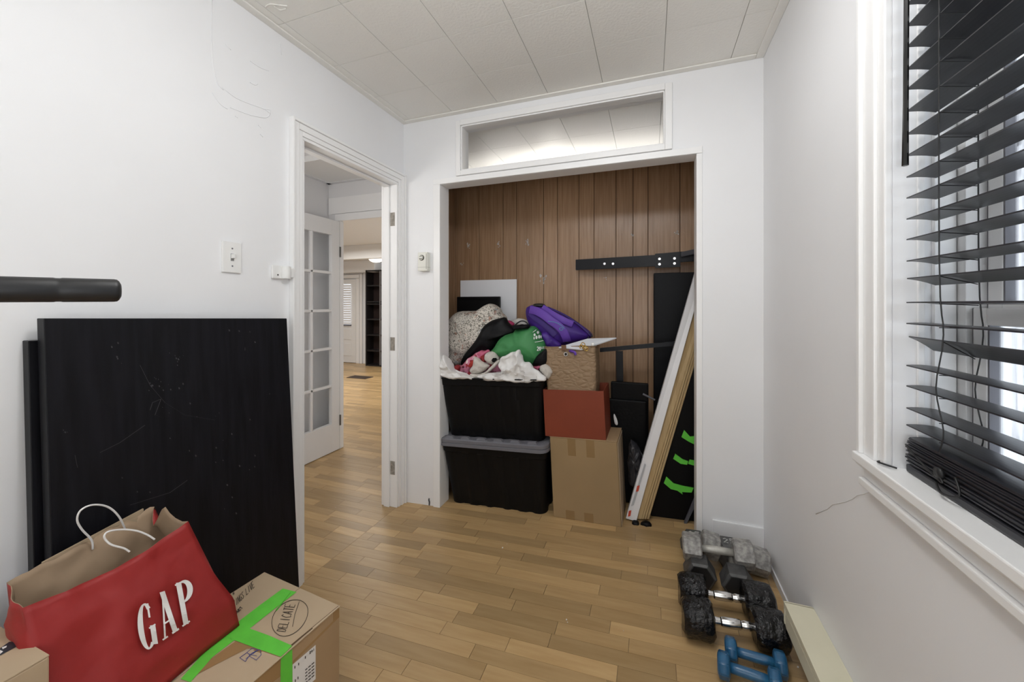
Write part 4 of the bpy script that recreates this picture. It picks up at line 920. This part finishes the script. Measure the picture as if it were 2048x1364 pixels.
lump('pink_sock', 'pink fabric under the green bag at the right rim', [(1200, 980), (1300, 960), (1400, 930), (1480, 930), (1460, 980), (1370, 1010), (1340, 1060), (1260, 1030)], 2.20, PINK, .02, .02, .006, 30, ox=950, oy=640, s=10.49, seed=17, rings=6)
lump('crumpled_cloth', 'magenta scrap of cloth behind the black bag', [(1150, 340), (1200, 330), (1270, 380), (1240, 420), (1180, 400)], 2.36, fabric('magenta', (.35, .03, .10)), .02, .02, .005, 30, seed=18, rings=6, k=4)
lump('white_cloth', 'white cloth peeping out behind the purple backpack', [(700, 60), (760, 20), (860, -20), (980, -30), (1140, 40), (1140, 110), (900, 130)], 2.46, fabric('off_white', (.6, .58, .55)), .03, .03, .005, 30, ox=950, oy=640, s=10.49, seed=19, rings=6, k=4)
# white tissue / plastic draped over the rim
TIS = mat('white_tissue', (.74, .73, .72), .5, bump=.15, bscale=25)
lump('tissue_sheet', 'crumpled white tissue sheet over the left corner of the bin', [(60, 1040), (110, 950), (150, 895), (200, 960), (250, 1060), (300, 1150), (420, 1190), (560, 1230), (600, 1270), (400, 1265), (250, 1245), (110, 1210), (70, 1130)], 2.11, TIS, .02, .03, .018, 15, seed=20, rings=12, cat='tissue paper', sharp=False)
lump('tissue_sheet', 'crumpled white tissue sheet peaking over the front middle of the bin', [(60, 1190), (200, 1130), (360, 1110), (520, 1110), (560, 1060), (510, 970), (560, 820), (660, 740), (840, 680), (930, 650), (960, 740), (1020, 870), (1120, 910), (1200, 1000), (1330, 1080), (1440, 1180), (1440, 1270), (1100, 1300), (700, 1275), (300, 1270)], 2.12, TIS, .022, .03, .024, 11, ox=950, oy=640, s=10.49, seed=22, rings=16, cat='tissue paper', centre=(950+850/10.49, 640+1090/10.49))

# right side of the closet: bed rail, headboard, cases
P0, P1 = U(1152, 530, y=2.66), U(1320, 521, y=2.62)
br_ = thing('bed_rail', 'black metal bed rail with bolted bracket across the closet panelling', 'bed frame', Matrix.Translation((P0.x, 2.65, P0.z-.04)))
def beam(a, b, hh, tt):
    d = (b-a).normalized(); n = Vector((d.y, -d.x, 0)).normalized(); up = Vector((0, 0, 1)); bm = bmesh.new()
    hexa(bm, [a-up*hh/2-n*tt/2, b-up*hh/2-n*tt/2, b-up*hh/2+n*tt/2, a-up*hh/2+n*tt/2, a+up*hh/2-n*tt/2, b+up*hh/2-n*tt/2, b+up*hh/2+n*tt/2, a+up*hh/2+n*tt/2])
    bmesh.ops.bevel(bm, geom=bm.edges[:], offset=.002, segments=2, affect='EDGES'); return bm
P2 = U(1394, 512, y=2.62); P2 = P1+(P2-P1)*1.35; P2.x = min(P2.x, .38)
obj('rail', beam(P0, P1, .072, .025), BLKMET, br_, world=True)
obj('rear_rail', beam(P1+Vector((.0, .012, .012)), P2+Vector((0, .012, .0)), .066, .025), BLKMET, br_, world=True)
obj('top_edge', beam(U(1362, 509, y=2.60), P2+Vector((0, -.022, .035)), .030, .012), mat('grey_velcro', (.07, .07, .08), .8), br_, world=True)
obj('bracket_plate', beam(U(1310, 522, y=2.60), U(1361, 519, y=2.60), .092, .006), BLKMET, br_, world=True)
for a, b in ((1319, 518), (1319, 528.5), (1349, 517), (1349, 527)):
    c = U(a, b, y=2.594); bm = bmesh.new(); lathe(bm, [(.0085, 0), (.0085, .005), (.004, .005), (.004, .003)], 6, Matrix.Translation(c) @ Matrix.Rotation(PI/2, 4, 'X')); obj('bolt', bm, STEEL, br_, world=True)
for a in (1209, 1226):
    c = U(a, 527.5, y=2.63); bm = bmesh.new(); lathe(bm, [(.008, 0), (.008, .004), (.005, .004)], 14, Matrix.Translation(c+Vector((0, .002, 0))) @ Matrix.Rotation(PI/2, 4, 'X')); obj('bolt', bm, STEEL, br_, world=True)
hbp = U(1307, 560, y=2.66)
hd = obj('headboard', B(hbp.x, .375, 2.645, 2.70, .095, 1.47, bev=.008), mat('black_upholstery', (.003, .0035, .005), .45, bump=.3, bscale=8, spec=.2), M=Matrix.Translation((.2, 2.67, .09)), world=True)
tag(hd, 'tall black upholstered headboard standing behind the leaning slats', 'headboard')
fr_ = thing('bed_frame', 'thin black metal bed frame behind the quilted bag', 'rack', Matrix.Translation((-.12, 2.47, .09)))  # crossbar and leg of a metal bed frame
obj('crossbar', beam(U(1200, 700, y=2.47), U(1350, 686, y=2.47)+Vector((.02, 0, 0)), .026, .02), BLKMET, fr_, world=True)
pa, pb_ = U(1239, 702, y=2.49), U(1244, 760, y=2.49)
bm = bmesh.new(); hexa(bm, [(pb_.x-.02, 2.48, .09), (pb_.x+.02, 2.48, .09), (pb_.x+.02, 2.50, .09), (pb_.x-.02, 2.50, .09), (pa.x-.02, 2.48, pa.z), (pa.x+.02, 2.48, pa.z), (pa.x+.02, 2.50, pa.z), (pa.x-.02, 2.50, pa.z)]); obj('leg', bm, BLKMET, fr_, world=True)
s0, s1 = U(1222, 762, y=2.45), U(1297, 765, y=2.45)
cs = thing('suitcase', 'soft black case on the closet floor behind the large cardboard box', 'suitcase', Matrix.Translation((s0.x, 2.5, .07)))
obj('case_body', B(s0.x, s1.x, 2.436, 2.465, fz(s1.x), s0.z, bev=.008), mat('black_case', (.0025, .0025, .003), .55, bump=.3, spec=.2), cs, world=True)
obj('case_front', B(s0.x-.02, s1.x-.01, 2.412, 2.435, fz(s1.x), s0.z-.10, bev=.010), mat('black_case', (.0025, .0025, .003), .55, bump=.3, spec=.2), cs, world=True)
bm = bmesh.new(); tube(bm, [U(1286, 788, y=2.39), U(1310, 800, y=2.38)], .006, 8); obj('handle', bm, GREYMET, cs, world=True)
# crumpled foil/plastic between box and slats
lump('plastic_wrap', 'crumpled dark plastic wrap squeezed beside the large cardboard box', [(1258, 905), (1262, 880), (1272, 888), (1282, 905), (1284, 940), (1270, 970), (1258, 960)], 2.33, mat('clear_dark_plastic', (.03, .03, .035), .12), .03, .03, .02, 30, ox=0, oy=0, s=1, seed=30, rings=8, cat='plastic wrap')
lump('paper_scrap', 'torn white paper edge sticking up behind the orange box', [(1227, 833), (1229, 828), (1235, 842), (1235, 850), (1230, 848)], 2.36, WHITEP, .003, .003, .001, 30, ox=0, oy=0, s=1, seed=31, rings=4, k=3, cat='paper')
lump('paper_sheet', 'pale paper sheet edge standing behind the white slat', [(1283, 915), (1300, 895), (1306, 880), (1304, 930), (1290, 990), (1280, 985)], 2.36, mat('pale_sheet', (.5, .5, .52), .5), .003, .003, .001, 30, ox=0, oy=0, s=1, seed=32, rings=4, k=3, cat='paper')
# leaning lengths
def lean(name, label, cat, bpx, dx, y0, y1, wz, m, top, group=None):
    """long slat whose face is outlined bottom (px pair) and runs up to the right closet wall"""
    a, b = U(*bpx[0], y=y0), U(*bpx[1], y=y0)
    za = fz(a.x)+.003
    return a, b, za
def slat_between(PA, PB, QA, QB, dyv, m, name, parent=None, label=None, cat=None, group=None):
    """PA,PB bottom-left/right, QA,QB top-left/right world points (front face); extruded along +y by dyv"""
    bm = bmesh.new(); e = Vector((0, dyv, 0))
    hexa(bm, [PA, PB, PB+e, PA+e, QA, QB, QB+e, QA+e]); bmesh.ops.bevel(bm, geom=bm.edges[:], offset=.0012, segments=1, affect='EDGES')
    if parent is not None: return obj(name, bm, m, parent, world=True)
    o = obj(name, bm, m, M=Matrix.Translation((PA+PB)/2), world=True); tag(o, label, cat, group); return o
def ext(p, q, k): return p+(q-p)*k
def clampx(p, q, xm):
    t = (xm-p.x)/(q.x-p.x); return p+(q-p)*t
YA = 2.215
# white panel
a0, a1 = U(1251.5, 1037, y=YA), U(1392.6, 537, y=2.28); b0, b1_ = U(1272.5, 1043, y=YA), U(1392.6, 607, y=2.28)
for p in (a0, b0): p.z = max(p.z, fz(p.x)+.002)
A1, B1 = clampx(a0, a1, .355), clampx(b0, b1_, .382)
wp = slat_between(a0, b0, A1, B1, .05, mat('white_laminate', (.78, .78, .80), .35), 'laminate_board', label='long white laminate board leaning right in front of the wooden ones', cat='board')
bmx = bmesh.new(); hexa(bmx, [a0, b0, b0+Vector((0, .05, 0)), a0+Vector((0, .05, 0)), A1, B1, B1+Vector((0, .05, 0)), A1+Vector((0, .05, 0))]); wpv = bvh_of(bmx); bmx.free()
def z25(L): return zz(1130, 480, 2.273, L)
decal([z25([(362, 1015), (368, 1022), (312, 1205), (300, 1210)])], wpv, mat('grey_sticker', (.42, .43, .45), .5), 'sticker', wp, .001)
decal([z25([(328, 1118), (340, 1115), (334, 1142), (322, 1145)]), z25([(290, 1232), (302, 1228), (297, 1255), (286, 1258)])], wpv, mat('red_lozenge', (.5, .06, .03), .5), 'sticker_mark', wp, .0014)
# wooden slats
PINE = mat('pine_slat', (.50, .365, .19), .5, col2=(.42, .29, .14), vscale=4, stretch=(20, 20, 1), rnd=.12)
pb0 = [(1267, 1043), (1283, 1052), (1288, 1051), (1293, 1050), (1298.5, 1048)]
pt0 = [(1392, 611), (1392, 670), (1392, 688), (1392, 704), (1392, 722)]
wl_ = ['widest pine board, foremost of the leaning bundle', 'thin pine board edge directly right of the widest slat', 'thin pine board edge third along the leaning bundle', 'thin pine board edge, rightmost of the leaning bundle']
for i in range(4):
    g0, g1 = pb0[i], pb0[i+1]; h0, h1 = pt0[i], pt0[i+1]; yb = 2.232+.004*i
    p, q = U(*g0, y=yb), U(g1[0]-(.0 if i == 0 else .6), g1[1], y=yb); r, s = U(*h0, y=2.295), U(h1[0], h1[1]-(2 if i else 0), y=2.295)
    for t in (p, q): t.z = max(t.z, fz(t.x)+.012)
    r2, s2 = clampx(p, r, .350+.004*i), clampx(q, s, .384)
    sl = slat_between(p, q, r2, s2, .045-.004*i, PINE, 'pine_board', label=wl_[i], cat='board', group='pine boards leaning in the closet')
# black caps at the slat feet
for i, (a, b, l_) in enumerate(((1270, 1050, 'small black rubber cap under the widest pine board'), (1291, 1052, 'small black strap bundle under the thin pine boards'))):
    lump('end_cap', l_, [(a-6, b-6), (a+2, b-8), (a+8, b-4), (a+9, b+5), (a-3, b+5)] if i == 0 else [(a-9, b-6), (a+4, b-8), (a+10, b-5), (a+11, b+3), (a-8, b+5)], 2.205, fabric('black_cloth', (.004, .004, .005), rough=.5, spec=.2), .012, .02, .006, 50, ox=0, oy=0, s=1, seed=40+i, rings=5, k=3, cat='cap')
# black bundle with green tapes
BN = [(1393, 640), (1380, 700), (1352, 800), (1330, 900), (1306, 1005), (1300, 1043), (1322, 1038), (1330, 1058), (1360, 1060), (1391, 1056), (1420, 1052), (1420, 640)]
bnM = Matrix.Translation((.12, 2.28, .09))
bn = thing('bed_slat_roll', 'black wrapped roll banded with three green tapes at the right of the closet', 'bundle', bnM)
bm = bmesh.new(); pw = [U(a, b, y=2.30) for a, b in BN]
for p in pw: p.z = max(p.z, fz(p.x)+.001); p.x = min(p.x, .375)
prism(bm, pw, 2.30, 2.42); bmesh.ops.triangulate(bm, faces=bm.faces[:]); bmesh.ops.bevel(bm, geom=[e for e in bm.edges if e.calc_face_angle(0) > .5], offset=.006, segments=2, affect='EDGES')
obj('wrapped_roll', bm, mat('black_wrap', (.0025, .0025, .003), .45, bump=.4, bscale=10, spec=.2), bn, world=True)
def z5b(L): return zz(1300, 800, 5.05, L)
def band(polys, y, th=.006):
    bm = bmesh.new()
    for L in polys: prism(bm, [U(a, b, y=y) for a, b in z5b(L)], y, y+th+.004)
    o = obj('green_tape', bm, GTAPE, bn, world=True)
band([[(345, 305), (318, 375), (390, 420), (405, 372)], [(405, 372), (390, 420), (480, 465), (480, 365)]], 2.293)
band([[(255, 545), (235, 595), (310, 645), (330, 600)], [(330, 600), (310, 645), (375, 655), (385, 620)], [(400, 605), (385, 645), (480, 672), (480, 618)]], 2.293)
band([[(165, 775), (140, 840), (210, 900), (240, 845)], [(240, 845), (210, 900), (330, 930), (420, 935), (440, 890), (330, 870)], [(270, 912), (330, 955), (322, 925)]], 2.293)
gs = slat_between(U(1366, 1052, y=2.27), U(1371, 1053, y=2.27), U(1392, 990, y=2.285), U(1399, 995, y=2.285), .02, GREYMET, 'metal_strip', label='short grey metal strip leaning at the foot of the closet jamb', cat='strip')

# ================================================================ DUMBBELLS
IRON = mat('worn_iron', (.20, .195, .185), .5, .2, col2=(.09, .09, .09), vscale=35, bump=.5, bscale=90)
IRONL = mat('pale_worn_iron', (.40, .39, .37), .5, .1, col2=(.20, .195, .19), vscale=55, bump=.6, bscale=90)
IRONH = mat('iron_handle', (.42, .41, .37), .4, .4, var=.3, vscale=40)
def ngon_head(R_, w_, n, x0, rot=0, ch=.09):
    bm = bmesh.new()
    M = Matrix.Translation((x0, 0, 0)) @ Matrix.Rotation(PI/2, 4, 'Y') @ Matrix.Rotation(rot, 4, 'Z')
    lathe(bm, [(R_*(1-ch*1.6), -w_/2), (R_*(1-ch*.2), -w_/2+R_*ch*1.0), (R_, -w_/2+R_*ch*1.3), (R_, w_/2-R_*ch*1.3), (R_*(1-ch*.2), w_/2-R_*ch*1.0), (R_*(1-ch*1.6), w_/2)], n, M)
    return bm
def txtbars(word, sz, M):
    """raised numerals as small tubes"""
    bm = bmesh.new(); n = len(word)
    for i, ch in enumerate(word):
        for L in LET[ch]:
            tube(bm, [M @ Vector(((i-(n-1)/2)*sz*.8+(p[0]-.5)*sz*.5, (p[1]-.5)*sz, 0)) for p in L], sz*.06, 5)
    return bm
def hexbell(name, label, M, R_=.060, w_=.082, sp=.185, m=IRON, hm=IRONH, num='', flat=True):
    t = thing(name, label, 'dumbbell', M, 'iron hex dumbbells piled in the corner')
    for s in (-1, 1):
        hd_ = obj('head', ngon_head(R_, w_, 6, s*sp/2, rot=PI/6 if flat else 0), m, t, smooth=False)
        MM = Matrix.Translation((s*sp/2, 0, R_*.868+.0005)) @ Matrix.Rotation(-PI/2, 4, 'Z')
        if s < 0 and num: bm = bmesh.new(); lathe(bm, [(R_*.80, 0), (R_*.80, .0012)], 6, Matrix.Translation((-sp/2-w_/2-.0008, 0, 0)) @ Matrix.Rotation(PI/2, 4, 'Y') @ Matrix.Rotation(PI/6, 4, 'Z')); obj('end_face', bm, RUBBER, hd_)
        if num and s > 0: obj('numeral', txtbars(num, .034, MM), mat('pale_numeral', (.6, .6, .58), .5), hd_)
    bm = bmesh.new(); tube(bm, [(-sp/2+w_/2-.01, 0, 0), (-.02, 0, 0), (0, 0, 0), (.02, 0, 0), (sp/2-w_/2+.01, 0, 0)], [.014, .0155, .016, .0155, .014], 14); obj('handle', bm, hm, t, smooth=True)
    return t
apo = .060*.868
# lathe of 6 about X: with rot=PI/6 a flat lies on top
DK = mat('dark_iron', (.11, .11, .11), .45, .25, col2=(.055, .055, .055), vscale=25, bump=.3)
hexbell('hex_dumbbell', 'dark iron hex dumbbell pointing at the camera, leftmost of the pile, numbered 25', T(.200, 1.892, .054, PI/2), R_=.062, sp=.188, w_=.084, m=DK, num='25')
hexbell('hex_dumbbell', 'dark iron hex dumbbell pointing at the camera under the right heads of the pile', T(.338, 1.868, .054, PI/2-.03), R_=.062, sp=.196, w_=.084, m=DK, num='25')
hexbell('hex_dumbbell', 'worn iron hex dumbbell lying aslant behind the pale topmost one', T(.352, 1.930, .078, .0) @ Matrix.Rotation(.20, 4, 'Y'), R_=.056, sp=.190, w_=.074, m=IRONL)
hexbell('hex_dumbbell', 'pale worn iron hex dumbbell lying across the top front of the pile', T(.276, 1.845, .128, .0), R_=.056, sp=.196, w_=.074, m=IRONL, hm=mat('pale_handle', (.50, .49, .45), .4, .3, var=.2, vscale=40))
WRAP = mat('glossy_black_wrap', (.004, .004, .005), .10, bump=1.0, bscale=45)
MATS['glossy_black_wrap'].node_tree.nodes['Bump'].inputs['Distance'].default_value = .012
def wrapbell(label, M):
    t = thing('wrapped_dumbbell', label, 'dumbbell', M, 'black wrapped dumbbells with chrome handles')
    for s in (-1, 1):
        bm = bmesh.new(); Mx = Matrix.Translation((s*.112, 0, 0)) @ Matrix.Rotation(PI/2, 4, 'Y') @ Matrix.Rotation(PI/8, 4, 'Z')
        pr_ = [(.02, -.050), (.050, -.050), (.061, -.042), (.064, -.030), (.064, -.004), (.0635, .0), (.064, .004), (.064, .030), (.061, .042), (.050, .050), (.02, .050)]
        b = bmesh.new(); lathe(b, pr_, 16, Mx)
        for v in b.verts: v.co += Vector((.006*noise.noise(v.co*30), .007*noise.noise(v.co*34+Vector((s*3, 5, 0))), .006*noise.noise(v.co*30+Vector((s, M.translation.y*5, 9)))))
        obj('weight_plate', b, WRAP, t, smooth='auto')
    bm = bmesh.new(); L = .066
    tube(bm, [(-L, 0, 0), (-.058, 0, 0), (-.045, 0, 0), (-.040, 0, 0), (-.036, 0, 0), (-.034, 0, 0), (-.030, 0, 0), (0, 0, 0), (.022, 0, 0), (.026, 0, 0), (.030, 0, 0), (.034, 0, 0), (.052, 0, 0), (.058, 0, 0), (L, 0, 0)],
         [.0135, .0135, .0115, .0115, .0145, .0145, .0155, .0165, .0155, .0125, .0125, .0148, .0140, .0115, .0115], 18); obj('handle', bm, STEEL, t, smooth='auto')
    return t
wrapbell('black plastic wrapped dumbbell with chrome handle, nearer the hex dumbbells', T(.272, 1.656, .066, .05))
wrapbell('black plastic wrapped dumbbell with chrome handle, nearer the blue dumbbells', T(.276, 1.524, .066, .06))
BLU = mat('blue_vinyl', (.018, .10, .215), .28, col2=(.03, .15, .28), vscale=30, ramp=(.55, .8), coat=.3, bump=.1)
def bluebell(label, M):
    t = thing('vinyl_dumbbell', label, 'dumbbell', M, 'small blue vinyl dumbbells')
    for s in (-1, 1):
        bm = ngon_head(.038, .036, 8, s*.068, ch=.14); 
        bmesh.ops.bevel(bm, geom=bm.edges[:], offset=.003, segments=2, affect='EDGES'); obj('head', bm, BLU, t, smooth='auto')
    bm = bmesh.new(); tube(bm, [(-.058, 0, 0), (-.03, 0, 0), (0, 0, 0), (.03, 0, 0), (.058, 0, 0)], [.0135, .0145, .015, .0145, .0135], 16); obj('handle', bm, BLU, t, smooth=True)
bluebell('small blue vinyl dumbbell touching the black wrapped dumbbell', T(.322, 1.437, .0365, -.10))
bluebell('small blue vinyl dumbbell nearest the camera', T(.290, 1.368, .0365, -.14))
# white crumbs on the floor
random.seed(9)
bm = bmesh.new()
for (a, b, r) in ((1005, 1096, .0035), (1014, 1088, .0015), (1133, 1240, .003), (1135, 1245, .002), (1240, 1087, .0015), (751, 1144, .0012), (671, 1015, .0012), (870, 1030, .0012), (1247, 1262, .0012), (1596, 1335, .003)):
    z_ = .08; p = U(a, b, z=z_)
    for _ in range(3): p = U(a, b, z=fz(p.x)+.001)
    bb2 = bmesh.new(); bmesh.ops.create_icosphere(bb2, subdivisions=1, radius=r); bmesh.ops.translate(bb2, verts=bb2.verts, vec=p+Vector((0, 0, r*.5))); me = bpy.data.meshes.new('t'); bb2.to_mesh(me); bb2.free(); bm.from_mesh(me); bpy.data.meshes.remove(me)
o = obj('plaster_crumbs', bm, WHITEP); tag(o, 'scattered tiny white crumbs on the laminate floor', 'crumbs', kind='stuff')
